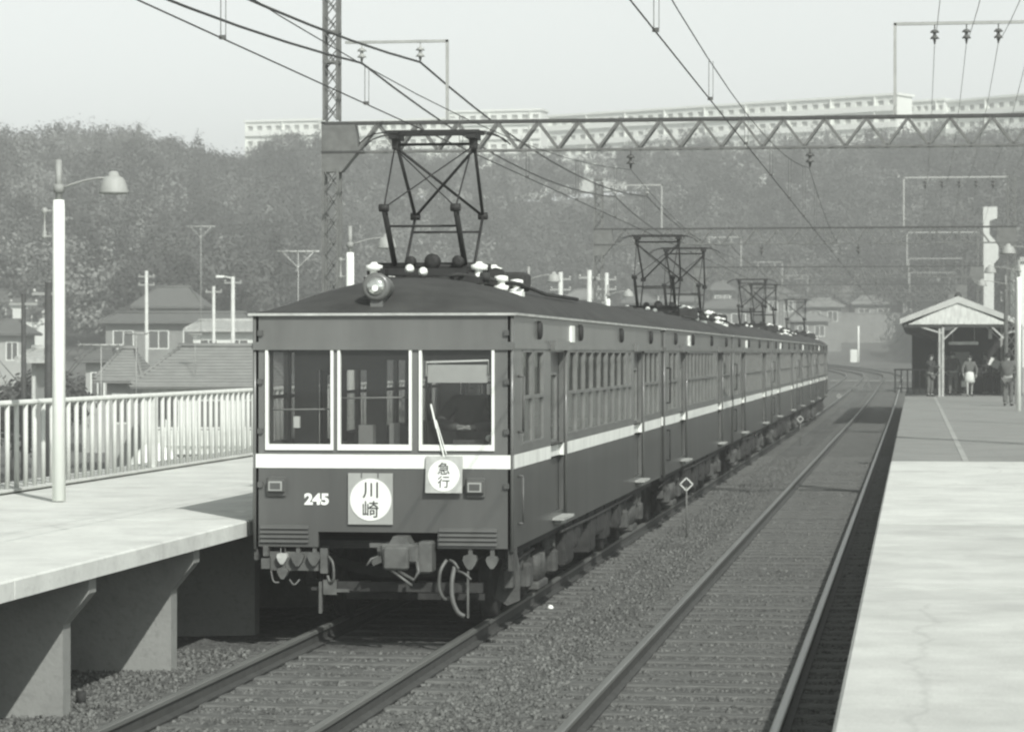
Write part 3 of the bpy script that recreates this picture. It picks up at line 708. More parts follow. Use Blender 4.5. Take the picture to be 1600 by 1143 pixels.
    MB().lathe([(.03, -.04), (.045, 0), (.03, .04)], (-.52, y - .85, 3.34), n=10).build('arrester', 'porc', rf)
    for x_, z_ in ((-.12, 3.53), (.02, 3.50)): MB().lathe([(.02, -.05), (.05, 0), (.02, .05)], (x_, y - .82, z_), 'Y', 10).build('cable_insulator', 'porc', rf)
    q = MB()
    for yv in np.arange(4.9, L - 4.2, 1.9):
        q.box(-.28, .28, yv - .25, yv + .25, 3.38, 3.47, bev=.04)
    q.build('roof_vent', 'roof', rf)
    return t, rf
car1, roof1 = build_car('lead train car with number 245, round headlamp and destination plates', TY, lead=True)

def heart(q, x, z, k=.07, y=-.02):
    pts = [(-1, .3), (-.85, .9), (-.4, 1.05), (.4, 1.05), (.85, .9), (1, .3), (.7, -.4), (.25, -1.0), (-.25, -1.0), (-.7, -.4)]
    q.prism([(x + a * k, z + b_ * k) for a, b_ in pts], y, y + .08)
def front_details(t, rf):
    # headlamp
    hl = MB().lathe([(.105, 0), (.135, .01), (.135, .05), (.12, .22), (.10, .42), (.05, .55)], (-.08, .08, 3.30), 'Y', 24).box(-.14, -.02, .12, .5, 3.08, 3.22).build('headlamp', 'upper', t)
    MB().lathe([(.09, .02), (.085, -.002), (.06, -.015), (.02, -.022)], (-.08, .07, 3.30), 'Y', 24).build('lamp_lens', 'lens', hl)
    MB().lathe([(.03, .0), (.03, -.006)], (-.08, .052, 3.285), 'Y', 12).build('lamp_bulb', 'porc', hl)
    # tail lamps
    for x in (-1.02, .895):
        q = MB().box(x - .095, x + .095, -.03, 0, 1.30, 1.50, bev=.015).box(x - .085, x + .085, -.075, -.03, 1.345, 1.475, bev=.012)
        tl = q.build('tail_lamp', 'lower', t)
        MB().box(x - .065, x + .065, -.084, -.074, 1.365, 1.455).build('lamp_frame', 'plate', tl); MB().box(x - .05, x + .05, -.088, -.083, 1.38, 1.44).build('lamp_glass', 'lower', tl)
    # number and plates
    t_num = text_mesh('245', 'car_number', 'porc', t, (-.635, -.004, 1.285), .112, bold=.045)
    t_num.scale = (1.12, 1, 1); t_num.location.x = .635 * .12
    k = MB().box(-.325, .105, -.03, -.012, 1.05, 1.535).build('destination_plate', 'plate', t)
    MB().lathe([(.2, 0), (.2, .006)], (-.106, -.0365, 1.285), 'Y', 40).build('white_disc', 'white', k)
    o = text_mesh('川', 'lettering', 'ink', k, (-.108, -.038, 1.376), .150, bold=.008); o.scale = (1, 1, 1)
    o = text_mesh('崎', 'lettering', 'ink', k, (-.105, -.038, 1.196), .155, bold=.004)
    MB().box(-.2, -.19, -.035, -.03, 1.49, 1.545).box(-.04, -.03, -.035, -.03, 1.49, 1.545).build('plate_hook', 'steel', k)
    k = MB(); k.add([(.425, -.035, 1.70), (.775, -.035, 1.70), (.775, -.075, 1.355), (.425, -.075, 1.355), (.425, -.021, 1.70), (.775, -.021, 1.70), (.775, -.061, 1.355), (.425, -.061, 1.355)], [(0, 1, 2, 3), (7, 6, 5, 4), (0, 4, 5, 1), (3, 2, 6, 7), (0, 3, 7, 4), (1, 5, 6, 2)])
    k = k.build('express_plate', 'gutter', t)
    th = math.atan(.04 / .345)
    dk = MB().lathe([(.15, 0), (.15, .006)], (0, 0, 0), 'Y', 40).build('white_disc', 'white', k); dk.location = (.60, -.061, 1.52); dk.rotation_euler = (-th, 0, 0)
    for ch, z in (('急', 1.585), ('行', 1.46)):
        o = text_mesh(ch, 'lettering', 'ink', k, (0, 0, 0), .112, bold=.004); o.location = (.60, -.0625 - (1.52 - z) * .116, z); o.rotation_euler = (-th, 0, 0)
    # louvres
    for x0, x1, z0 in ((-1.18, -.71, .875), (.545, 1.10, .86)):
        q = MB()
        for i in range(4):
            z = z0 + i * .043; q.prism([(-.0, z), (-.028, z - .002), (-.022, z + .01), (.0, z + .034)], x0, x1, axis='X')
        q.build('louvre', 'lower', t)
    # skirts under the corners
    MB().box(-1.25, -1.215, .03, .30, .70, .829).build('corner_skirt', 'underl', t); MB().box(1.2, 1.248, .03, .30, .62, .829).build('corner_skirt', 'underl', t)
    # hinges on the corner post
    for x in (-1.18, 1.19):
        for z in (2.86, 2.4, 1.93, 1.42): MB().box(x - .025, x + .025, -.03, 0, z - .025, z + .025).build('hinge', 'lower', t)
    # wiper
    MB().bar((.60, -.035, 1.69), (.51, -.05, 2.05), .012).bar((.475, -.05, 2.19), (.53, -.05, 1.96), .014).bar((.62, -.03, 1.72), (.525, -.05, 2.04), .008).build('wiper', 'porc', t)
    # sun visor, partition rails, cab fittings
    v = MB().box(.425, .995, .06, .07, 2.39, 2.56).build('sun_visor', 'fence', t)
    MB().tube([(.415, .045, 2.45), (.415, .045, 2.585), (1.01, .045, 2.60), (1.01, .045, 2.47)], .011, 6).build('visor_rod', 'porc', v)
    q = MB().tube([(-1.1, .14, 2.13), (-.48, .14, 2.135)], .008, 6).tube([(-.42, .14, 2.24), (.28, .14, 2.25)], .008, 6).build('cab_rail', 'plate', t)
    q = MB().box(-1.12, 1.12, .1, .5, 1.06, 1.72).box(-.30, -.16, .35, .5, 1.72, 1.98).box(0, .1, .35, .5, 1.72, 2.0).box(.18, .28, .35, .5, 1.72, 2.0)
    q.build('cab_desk', 'inter', t)
    MB().lathe([(.0, -.03), (.035, -.02), (.035, .02), (0, .03)], (.98, .3, 1.86), 'Y', 12).box(-.95, -.89, .4, .44, 1.95, 2.06).build('gauge', 'porc', t)
    MB().tube([(.75, .4, 1.72), (.75, .4, 1.8)], .02, 6).box(.62, .9, .36, .44, 1.8, 1.84).build('brake_handle', 'steel', t)
    # coupler
    q = MB().box(.02, .38, -.22, .05, .70, .88, bev=.02).box(.06, .30, -.30, -.2, .64, .86, bev=.02).box(.36, .50, -.16, .1, .60, .90, bev=.02).prism([(.10, .88), (.30, .88), (.26, .95), (.14, .95)], -.2, .05)
    q.bar((-.1, -.1, .86), (.06, -.1, .86), .04).bar((-.05, -.2, .70), (.04, -.22, .74), .06).bar((0, .1, .78), (0, 1.2, .74), .14, .16)
    cp = q.build('coupler', 'steel', t)
    MB().tube([(.20, -.25, .63), (.36, -.3, .55), (.40, -.3, .63), (.38, -.26, .72)], .018, 6).tube([(.10, -.25, .66), (.34, -.3, .5)], .014, 6).tube([(.0, -.2, .76), (-.06, -.24, .74), (-.1, -.26, .68)], .012, 6).build('uncoupling_chain', 'steel', cp)
    # jumper sockets left and right
    for i, (x, z, k, m) in enumerate(((-.97, .715, .052, 'gutter'), (-.82, .71, .062, 'steel'), (-.66, .715, .062, 'steel'), (-.965, .575, .052, 'steel'), (.84, .70, .068, 'steel'), (1.05, .70, .058, 'steel'))):
        q = MB(); heart(q, x, z, k, -.02); q.box(x - .02, x + .02, .02, .06, z, .84).build('jumper_socket', m, t)
    MB().box(-1.17, -1.09, -.02, .1, .62, .72).box(-1.15, -1.1, -.03, .05, .74, .84).box(-.6, -.53, .0, .08, .58, .82).box(-1.1, -.6, .05, .09, .60, .78).build('junction_box', 'steel', t)
    for pts, r_ in (([(.62, -.02, .72), (.57, -.08, .62), (.56, -.08, .46), (.60, -.05, .36), (.64, 0, .36)], .018), ([(.65, -.02, .72), (.70, -.06, .70), (.74, -.06, .64)], .014),
                    ([(.70, -.04, .66), (.68, -.08, .52), (.69, -.1, .36), (.74, -.1, .24), (.80, -.08, .20)], .024), ([(.71, 0, .62), (.79, -.05, .60), (.86, -.05, .54)], .013),
                    ([(-.52, 0, .74), (-.47, -.04, .68), (-.46, -.05, .54), (-.5, -.02, .50), (-.53, 0, .56)], .014), ([(-1.08, 0, .6), (-1.05, -.02, .50), (-1.0, 0, .49)], .010), ([(-.9, 0, .52), (-.85, -.02, .47), (-.8, 0, .52)], .010)):
        cr = [Vector(p_) for p_ in pts]; sm = []
        for i in range(len(cr) - 1):
            p0, p1, p2, p3 = cr[max(i - 1, 0)], cr[i], cr[i + 1], cr[min(i + 2, len(cr) - 1)]
            for q_ in (0, .25, .5, .75): sm.append(.5 * ((2 * p1) + (p2 - p0) * q_ + (2 * p0 - 5 * p1 + 4 * p2 - p3) * q_ ** 2 + (3 * p1 - p0 - 3 * p2 + p3) * q_ ** 3))
        MB().tube(sm + [cr[-1]], r_, 7).build('brake_hose', 'steel', t)
    MB().bar((.83, -.05, .62), (.83, -.05, .18), .02).build('life_guard', 'steel', t)
    # pilot beam, life guards
    q = MB().box(-.62, .95, .05, .11, .41, .50).box(-.45, .9, .5, .55, .30, .36).bar((-.60, .04, .50), (-.60, .04, .22), .035).bar((-.70, .06, .43), (-.30, .06, .43), .03).box(-.57, -.44, 0, .1, .38, .52)
    q.build('guard_beam', 'under', t)
    MB().box(-.57, -.44, -.012, 0, .38, .52).bar((-.60, .015, .50), (-.60, .015, .2), .03).bar((-.44, .0, .42), (-.32, .0, .42), .03).build('rail_guard', 'steel', t)
    pts = [(.0 + 1.0 * math.cos(a), 1.0 + 0 * a, .98 + .52 * math.sin(a)) for a in [math.pi * (1 + i / 12) for i in range(13)]]
    q = MB(); q.loft([[(p[0], .95, p[2]), (p[0], 1.05, p[2]), (p[0], 1.05, p[2] + .1), (p[0], .95, p[2] + .1)] for p in pts]).build('bolster', 'under', t)
    q = MB()
    q.prism([(1.06, .62), (1.2, .80), (1.24, .62), (1.24, .3), (1.12, .25), (1.0, .32)], .5, .55).box(1.1, 1.2, .3, .9, .42, .62, bev=.02)
    q.build('sand_box', 'underl', t)
front_details(car1, roof1)
car2, _ = build_car('second train car, coupled behind the lead car, its pantograph at the rear', TY + 16, panto=CL - 2.9)
car3, _ = build_car('third train car from the front, its pantograph at the near end', TY + 32, panto=2.9)
kids = {}
for o in bpy.data.objects:
    if o.parent: kids.setdefault(o.parent.name, []).append(o)
def ct(o, parent=None):
    c = o.copy(); C.objects.link(c); c.parent = parent
    for ch in kids.get(o.name, []): ct(ch, c)
    return c
for i, (src, lb) in enumerate(((car2, 'fourth train car, between the third and the fifth along the platform'), (car3, 'fifth train car, the one before the last of the train'), (car2, 'last train car at the far end of the train by the bend'))):
    c = ct(src); c.location = (TX, TY + 16 * (3 + i), 0); c['label'] = lb

# ------------------------------------------------------------------ people
def person(loc, rz, label, h=1.66, top='cloth_d', bottom='cloth_d', skirt=None, arms=((.12, -.30), (.12, -.30)), fwd=(0.0, 0.0), legs=(0, 0), hold=None, lean=0.0, sit=False, cat='person', group='people waiting on the right platform', elbow=(0.1, 0.1), hands=True):
    k = h / 1.70; t = thing('person', loc, label, cat, group, rz)   # faces -Y
    S = lambda *p: Vector(p) * k
    hip = S(0, 0, .90); ch = S(0, -.01 - lean * .3, 1.30); nk = S(0, -.01 - lean * .4, 1.46); hd = S(0, -.03 - lean * .5, 1.60)
    J = {'hip': hip, 'wa': S(0, -lean * .1, 1.06), 'ch': ch, 'nk': nk, 'hd0': S(0, -.02 - lean * .45, 1.53), 'hd': hd, 'hd2': S(0, -.02 - lean * .5, 1.66)}
    Rr = {'hip': .145, 'wa': .125, 'ch': .155, 'nk': .055, 'hd0': .065, 'hd': .088, 'hd2': .06}
    E = [('hip', 'wa'), ('wa', 'ch'), ('ch', 'nk'), ('nk', 'hd0'), ('hd0', 'hd'), ('hd', 'hd2')]
    for i, s in enumerate((-1, 1)):
        a = 'LR'[i]; stp = legs[i]
        if sit:
            J['kn' + a] = S(s * .11, -.42, .55); J['an' + a] = S(s * .11, -.40, .12); J['to' + a] = S(s * .11, -.55, .05); J['th' + a] = S(s * .10, 0, .62)
        else:
            J['th' + a] = S(s * .095, 0, .84); J['kn' + a] = S(s * .105, -.03 - stp * .20, .49); J['an' + a] = S(s * .10, .02 - stp * .42, .09 + max(0, -stp) * .04); J['to' + a] = S(s * .12, -.13 - stp * .42, .035)
        Rr['th' + a] = .085; Rr['kn' + a] = .055; Rr['an' + a] = .038; Rr['to' + a] = .034
        E += [('hip', 'th' + a), ('th' + a, 'kn' + a), ('kn' + a, 'an' + a), ('an' + a, 'to' + a)]
        sh = S(s * .19, -.01 - lean * .35, 1.40); out = arms[i][0]; f_ = fwd[i]
        el = sh + S(s * out, -f_ * .25, -.27 + f_ * .06); eb = elbow[i]
        wr = el + S(-s * eb * .35, -.06 - eb * .24, -.24 + eb * .30)
        dr = (wr - el).normalized(); pm = wr + dr * .07 * k
        J['sh' + a] = sh; J['el' + a] = el; J['wr' + a] = wr; J['pm' + a] = pm
        Rr['sh' + a] = .062; Rr['el' + a] = .042; Rr['wr' + a] = .027; Rr['pm' + a] = .032
        E += [('ch', 'sh' + a), ('sh' + a, 'el' + a), ('el' + a, 'wr' + a), ('wr' + a, 'pm' + a)]
        side = dr.cross(Vector((0, 1, 0))).normalized(); J['tm' + a] = pm + (dr * .02 - Vector((0, .05, 0))) * k; Rr['tm' + a] = .010; E.append(('pm' + a, 'tm' + a))
        for q in range(4):
            o0 = Vector((0, (q - 1.5) * .018, 0)) * k; n1, n2 = f'f{q}{a}', f'g{q}{a}'
            J[n1] = pm + dr * .05 * k + o0; J[n2] = J[n1] + (dr * (.035 + .006 * (q in (1, 2))) + Vector((-s * .018, 0, 0))) * k
            Rr[n1] = .010; Rr[n2] = .008; E += [('pm' + a, n1), (n1, n2)]
    def skin(nm, keys, edges, rad, m, sub=1, off=0):
        keys = list(keys); me = bpy.data.meshes.new(nm); me.from_pydata([J[q] for q in keys], [(keys.index(a), keys.index(b_)) for a, b_ in edges], [])
        o = bpy.data.objects.new(nm, me); C.objects.link(o); o.parent = t
        md = o.modifiers.new('s', 'SKIN'); md.use_smooth_shade = True
        for q, sv in zip(keys, me.skin_vertices[0].data):
            r = (rad[q] + off) * k; sv.radius = (r, r) if q not in ('ch', 'hip', 'wa') else (r * 1.18, r * .8); sv.use_root = q == 'hip'
        if sub: sb = o.modifiers.new('u', 'SUBSURF'); sb.levels = 1; sb.render_levels = sub
        me.materials.append(M[m]); return o
    skin('body', J.keys(), E, Rr, 'skin', 1)
    ck = ['hip', 'wa', 'ch', 'nk'] + [x + a for a in 'LR' for x in ('sh', 'el', 'wr')]
    ce = [('hip', 'wa'), ('wa', 'ch'), ('ch', 'nk')] + [e for a in 'LR' for e in (('ch', 'sh' + a), ('sh' + a, 'el' + a), ('el' + a, 'wr' + a))]
    r2 = dict(Rr); r2['nk'] = .062
    skin('jacket', ck, ce, r2, top, 1, .022)
    if skirt:
        q = MB(); q.loft([[Vector((rx * math.cos(a), ry * math.sin(a), z)) * k for a in [2 * math.pi * i / 16 for i in range(16)]] for rx, ry, z in ((.15, .11, 1.04), (.19, .15, .9), (.205, .165, .75), (.225, .18, .58))], smooth=True)
        q.build('skirt', skirt, t)
    else:
        tk = ['hip'] + [x + a for a in 'LR' for x in ('th', 'kn', 'an')]
        te = [e for a in 'LR' for e in (('hip', 'th' + a), ('th' + a, 'kn' + a), ('kn' + a, 'an' + a))]
        r3 = dict(Rr); r3['anL'] = r3['anR'] = .05
        skin('trousers', tk, te, r3, bottom, 1, .018)
    q = MB()
    for a in 'LR':
        an, to = J['an' + a], J['to' + a]
        q.loft([[Vector((p.x + w * math.cos(b_), p.y, max(.002, p.z + zz + hh * math.sin(b_)))) for b_ in [2 * math.pi * i / 8 for i in range(8)]] for p, w, zz, hh in ((an + Vector((0, .05, 0)), .035, -.05, .03), (an, .045, -.04, .045), (to, .048, .0, .035), (to - Vector((0, .06, 0)), .03, -.005, .02))], smooth=True)
    q.build('shoes', 'hair', t)
    q = MB(); c = hd + Vector((0, .012, .03)) * k
    rings = []
    for i in range(7):
        th = (i / 6) * math.pi * .62; r = .108 * k * math.sin(th) + .001
        rings.append([Vector((c.x + r * math.cos(a), c.y + r * 1.12 * math.sin(a) + (.02 if i > 3 else 0) * k, c.z + .10 * k * math.cos(th) + (.035 * k if (math.sin(a) < -.3 and i > 4) else 0))) for a in [2 * math.pi * j / 14 for j in range(14)]])
    q.loft(rings, smooth=True).build('hair', 'hair', t)
    q = MB(); hz = hd.z - .01 * k; hy = hd.y - .088 * k
    for s in (-1, 1): q.lathe([(.0, -.006), (.012, 0), (0, .006)], (s * .034 * k, hy + .006, hz + .02), 'Y', 6)
    q.prism([(-.025 * k, hz - .052), (.025 * k, hz - .052), (0, hz - .058)], hy, hy + .012).build('face_features', 'hair', t)
    q = MB(); q.loft([[(-.010 * k, hy + .01, hz - .028), (.010 * k, hy + .01, hz - .028), (0, hy + .01, hz + .015)], [(-.004 * k, hy - .018, hz - .022), (.004 * k, hy - .018, hz - .022), (0, hy + .004, hz + .012)]]).build('nose', 'skin', t)
    return t, J, k
SHD = 108.0
def pp_(u, v):
    d = (EYE - PZ - .005) * F / (v - 553); p = P(u, v, d); return (p.x, p.y, PZ + .01)
person(pp_(1453, 619), R(50), 'person leaning on the left shelter post with one arm held out left', 1.62, top='cloth_d', bottom='cloth_m', arms=((.16, 0), (.10, 0)), fwd=(1.2, .2), elbow=(.8, .2), lean=.1)
person(pp_(1489, 617.5), R(175), 'person in dark suit walking between the shelter post and the woman', 1.70, bottom='cloth_m', legs=(.7, -.6), fwd=(-.3, .4))
person(pp_(1515, 619), R(5), 'woman in dark cardigan and short white skirt walking with a pale bag', 1.58, top='cloth_m', skirt='cloth_l', legs=(.5, -.4), fwd=(.2, -.2))
person(pp_(1540, 616.5), R(-60), 'person in black reading an open white newspaper under the roof', 1.66, fwd=(.6, .6), elbow=(.9, .9))
person(pp_(1575, 634), R(170), 'man in grey jacket standing right of the shelter before the lamp post', 1.67, top='cloth_m', bottom='cloth_m', fwd=(.2, .5), elbow=(.2, .9))
person(pp_(1501, 614.5), R(150), 'dark figure in the shade just behind the walking man', 1.68)
person(pp_(1529, 614), R(20), 'dark figure in the shade behind the woman in white skirt', 1.70)
person(pp_(1478, 615.5), R(-20), 'dark figure half hidden by the left shelter post', 1.66, top='cloth_m')
person(pp_(1556, 616), R(30), 'person in dark coat at the right post of the shelter, in the shade', 1.64)
for u_, v_, rz_, h_, c_, lb_ in ((1534, 613.2, 100, 1.62, 'cloth_d', 'dark figure facing sideways between the woman and the newspaper reader'), (1546, 612.6, 160, 1.70, 'cloth_m', 'figure in mid grey top at the back of the shelter, behind the newspaper'),
        (1484, 612.8, -40, 1.64, 'cloth_d', 'dark figure deep in the shade right of the left shelter post'), (1497, 612.6, 30, 1.66, 'cloth_d', 'dark figure at the back just left of the woman in the white skirt'), (1550, 614.2, -120, 1.60, 'cloth_d', 'short dark figure beside the newspaper reader, turned away'),
        (1521, 612.4, 200, 1.58, 'cloth_d', 'small dark figure at the back, over the shoulder of the woman')):
    person(pp_(u_, v_), R(rz_), lb_, h_, top=c_)
p = pp_(1508, 617); tag(MB().box(-.14, .14, -.05, .05, 0, .24, bev=.02).tube([(-.08, 0, .24), (-.06, 0, .36), (.06, 0, .36), (.08, 0, .24)], .008, 6).build('handbag', 'cloth_l', loc=(p[0] - .02, p[1] - .25, PZ + .34)), 'pale handbag carried by the woman in the white skirt', 'bag')
p = pp_(1552, 617); o = MB(); o.loft([[(-.3, 0, 0), (0, .05, .02), (.3, 0, 0), (.3, .008, 0), (0, .058, .02), (-.3, .008, 0)], [(-.3, 0, .4), (0, .05, .42), (.3, 0, .4), (.3, .008, .4), (0, .058, .42), (-.3, .008, .4)]])
o = o.build('newspaper', 'cloth_l', loc=(p[0] + .05, p[1] - .35, PZ + 1.12)); o.rotation_euler = (R(-35), R(25), 0); tag(o, 'open white newspaper held up under the shelter roof', 'newspaper')
# driver in the cab
dp, _, _ = person((TX + .72, TY + .95, 1.05), 0, 'train driver in dark uniform seated behind the right front window', 1.66, sit=True, top='cloth_m', bottom='cloth_d', fwd=(.9, .9), elbow=(.7, .7), group=None)
dp.location.z = .78 + .05

# ------------------------------------------------------------------ shelter
st = thing('platform_shelter', (0, 0, PZ), 'gabled waiting shelter with pale roof on the right platform, people under it', 'shelter')
e0 = P(1408, 499, SHD); r0 = P(1497, 464, SHD); Y0 = r0.y; zE = e0.z - PZ; zR = r0.z - PZ; xE = e0.x; xR = r0.x; xF = 2 * xR - xE
LN = 29.0
M['sroof'] = mat('shelter_roof', .40, .8, .12, 1.5, bump=.2)
MB().prism([(xE, zE), (xR, zR), (xF, zE), (xF, zE - .09), (xR, zR - .1), (xE, zE - .09)], Y0, Y0 + LN).build('roof', 'sroof', st)
MB().prism([(xE - .05, zE + .03), (xR, zR + .04), (xF + .05, zE + .03), (xF + .05, zE - .17), (xR, zR - .22), (xE - .05, zE - .17)], Y0 - .05, Y0 - .002).build('bargeboard', 'sroof', st)
MB().prism([(xE + .5, zE - .14), (xR, zR - .18), (xF - .5, zE - .14), (xF - .5, zE - .17), (xE + .5, zE - .17)], Y0 + .02, Y0 + .06).prism([(xE + .25, zE - .19), (xR, zR - .2), (xF - .25, zE - .19)], Y0 + .03, Y0 + .09).build('gable_board', 'gable', st)
MB().prism([(xE + .02, zE - .18), (xE + 1.55, zE - .16), (xE + 1.55, zE - .75), (xE + 1.45, zE - .75), (xE + .1, zE - .34)], Y0 + .5, Y0 + LN - .3).build('eave_shade', 'black', st)  # added black wedge standing in for the shade under the eave
MB().lathe([(.12, 0), (.14, .08), (.05, .2)], (xR, Y0 + .1, zR), n=8).build('finial', 'latticed', st)
xp = [1.12, 3.55]
for j in range(6):
    for x in xp:
        yy = Y0 + .15 + j * 5.6
        q = MB().box(x - .045, x + .045, yy - .05, yy + .05, 0, zE - .1)
        if j == 0 and x == xp[0]: q.box(x - .17, x - .09, yy - .04, yy + .04, 0, zE - .35)
        q.build('post', 'gutter', st)
        s = -1 if x == xp[0] else 1
        MB().bar((x, yy, zE - .55), (x + s * 1.25, yy, zE - .16), .06).bar((x + (.0), yy, zE - .8), (x - s * .7, yy, zE - .15), .06).build('brace', 'gutter', st)
MB().box(xE + .1, xF - .1, Y0 + .1, Y0 + .2, zE - .30, zE - .19).box(xE + .1, xE + .2, Y0 + .2, Y0 + LN - .3, zE - .22, zE - .12).build('beam', 'latticed', st)
q = MB().box(1.7, 4.4, Y0 + 9, Y0 + 9.1, 0, zE - .2).box(4.1, 4.2, Y0 + 1, Y0 + LN - .2, 0, zE - .2).box(-.1, 4.3, Y0 + 26, Y0 + 26.1, .0, zE - .2); q.build('back_wall', 'black', st)  # walls coloured near black to paint in the shade under the roof
q = MB().box(1.5, 2.3, Y0 + 7.5, Y0 + 7.6, 1.0, 1.75).build('notice_board', 'wallg', st)
o = MB().box(2.9, 3.05, Y0 + 1.2, Y0 + 1.25, zE - .75, zE - .35).build('hanging_sign', 'plate'); o.location = (0, 0, PZ); tag(o, 'small grey sign hanging under the shelter roof', 'sign')
o = MB().box(1.35, 2.5, Y0 + .9, Y0 + 1.0, zE - .98, zE - .86).tube([(1.5, Y0 + .95, zE - .86), (1.5, Y0 + .95, zE - .2)], .01, 6).tube([(2.35, Y0 + .95, zE - .86), (2.35, Y0 + .95, zE - .2)], .01, 6).build('light_fitting', 'gutter'); o.location = (0, 0, PZ); tag(o, 'long pale light fitting hung beneath the shelter roof', 'light fitting')
# platform end rail and clutter beyond the edge
q = thing('crowd_barrier', P(1432, 612, 118), 'low dark barrier at the platform edge left of the shelter', 'barrier'); q.location.z = PZ
for i in range(7): MB().bar((-.9 + i * .26, 0, 0), (-.9 + i * .26, 0, 1.0), .06).build('upright', 'lattice', q)
MB().bar((-.95, 0, 1.0), (.75, 0, 1.0), .06).bar((-.95, 0, .2), (.75, 0, .2), .05).build('cross_rail', 'lattice', q)
# station building on the right edge, stepped tower
b0 = P(1594, 553, 118)
sb = thing('station_building', (b0.x, b0.y, 0), 'plain white building at the right edge of the view behind the lamp post', 'building')
MB().box(0, 9, 0, 12, -.4, 6.6).build('wall', 'wallw', sb); MB().box(-.02, 9.2, -.15, 12.2, 6.6, 6.8).build('roof', 'wallg', sb)
MB().box(.02, 9, -.06, -.01, .9, 2.1).build('lower_band', 'wallg', sb); MB().box(.35, 1.6, -.04, .02, 3.2, 3.8).build('window', 'winb', sb)
tw = P(1547, 553, 200); sc_ = 200 / F
poly = [(1536, 323), (1558, 323), (1558, 341), (1546, 345), (1546, 366), (1560, 382), (1560, 404), (1553, 412), (1553, 560), (1536, 560)]
o = MB().prism([((a - 1547) * sc_ * CY, (553 - b_) * sc_ + EYE) for a, b_ in poly], 0, 1.0).build('stepped_tower', 'fence', loc=(tw.x, tw.y, 0)); tag(o, 'tall narrow white tower with a notched side behind the shelter', 'tower')

# ------------------------------------------------------------------ trackside bits
def diamond(d, v, x, label):
    y = (d + x * SY * 1) / CY; t = thing('track_marker', (x, y, -.2), label, 'track marker', 'diamond markers beside the train')
    MB().tube([(0, 0, 0), (0, 0, .8)], .014, 6).build('stake', 'lattice', t)
    q = MB(); r = .10; w = .020; z = .84
    for a, b_ in (((-r, 0), (0, r)), ((0, r), (r, 0)), ((r, 0), (0, -r)), ((0, -r), (-r, 0))):
        q.bar((a[0], -.01, z + a[1]), (b_[0], -.01, z + b_[1]), .02, w)
    q.build('diamond_plate', 'fence', t)
diamond(43, 0, -3.5, 'nearest white diamond marker on a stake beside the second car'); diamond(86, 0, -3.5, 'small white diamond marker beside the fourth car'); diamond(134, 0, -3.6, 'tiny white diamond marker past the end of the train')
o = MB().lathe([(.0, 0), (.03, .005), (.036, .03), (.02, .055), (0, .06)], n=10).build('white_stone', 'lampw', loc=P(860, 943, 30.6)); o.location.z = -.17; tag(o, 'single white stone on the ballast between the tracks', 'stone')
o = MB().lathe([(.04, 0), (.045, .1), (.03, .1), (.03, .06)], n=12).build('drain_pipe', 'under', loc=(-6.75, 21.9, -.2)); tag(o, 'dark pipe stub in the gravel between the two nearest piers', 'pipe')
o = MB().bar((0, 0, 0), (.25, 0, .95), .10).bar((.75, 0, 0), (.45, 0, .95), .10).bar((.25, 0, .95), (.45, 0, .95), .12).box(-.7, -.1, -.2, .3, 0, .4, bev=.03).build('trackside_frame', 'lattice'); p = P(1352, 600, 190); o.location = (-3.6, 190, .05); tag(o, 'dark A shaped frame with a box between the tracks past the train', 'trackside frame')
q = MB()
for s, w in ((188, 1.1), (222, 2.0)):
    for off, a_, b_ in ((-1.73, -.62, .62), (-1.73, .85, 1.5), (-4.98, -.62, .62), (-3.35, -.75, .7), (-4.98, -1.6, -.85)):
        p0, p1 = path(s, off + a_)[0], path(s, off + b_)[0]
        q.box(p0.x, p1.x, s, s + w, p0.z - .12, p0.z + .002)
q.build('track_crossing', mat('crossing_boards', .17, .8, .1, 3), kind='structure')
p = P(1334, 553, 322)
t = thing('signal_cabinet', (p.x, p.y, G(p.x, p.y)), 'white cabinet with a slim white post beyond the bend of the tracks', 'cabinet')
MB().box(-.4, .4, -.3, .3, -.1, 1.45, bev=.03).build('cabinet_body', 'lampw', t); MB().box(-.32, .32, -.315, -.302, .2, 1.3).build('door', 'porc', t); MB().tube([(.55, 0, -.5), (.55, 0, 4.2)], .11, 8).build('post', 'lampw', t)

# ------------------------------------------------------------------ utility poles and antennas
def pole(u, vt, d, label, m='fence', arms=1, r=.11, lampa=False, group='utility poles among the left houses'):
    p = P(u, vt, d); gz = G(p.x, p.y); t = thing('utility_pole', (p.x, p.y, gz), label, 'utility pole', group); h = p.z - gz
    MB().lathe([(r, 0), (r * .75, h)], n=10).build('pole', m, t)
    for i in range(arms):
        c = MB().box(-.45, .45, -.05, .05, h - .35 - i * .45, h - .27 - i * .45).build('crossarm', 'bracket', t)
        q = MB()
        for x in (-.4, .4): q.lathe([(.02, 0), (.045, .03), (.045, .07), (.02, .1)], (x, 0, h - .27 - i * .45), n=8)
        q.build('insulator', 'gutter', c)
    if lampa: MB().tube([(0, 0, h - .1), (-.5, 0, h + .02)], .03, 6).box(-.85, -.45, -.08, .08, h - .04, h + .06).build('lamp', 'porc', t)
pole(229, 423, 150, 'pale concrete pole with two short crossarms, left of the grey house roof', arms=2, r=.12)
pole(364, 432, 140, 'pale concrete pole with a small lamp arm beside the house roof', arms=1, r=.13, lampa=True)
pole(334, 447, 150, 'shorter pale pole just left of the pole with the lamp arm', arms=1, r=.11)
pole(76, 441, 75, 'thick dark wooden pole right behind the nearest lamp post', m='latticed', arms=1, r=.14)
pole(37, 459, 85, 'thin dark wooden pole at the far left over the fence', m='latticed', arms=1, r=.10)
pole(876, 425, 120, 'pale pole just above the train roof right of a platform lamp', arms=2, r=.13)
pole(921, 422, 115, 'pale pole left of the second gantry mast', arms=1, r=.13)
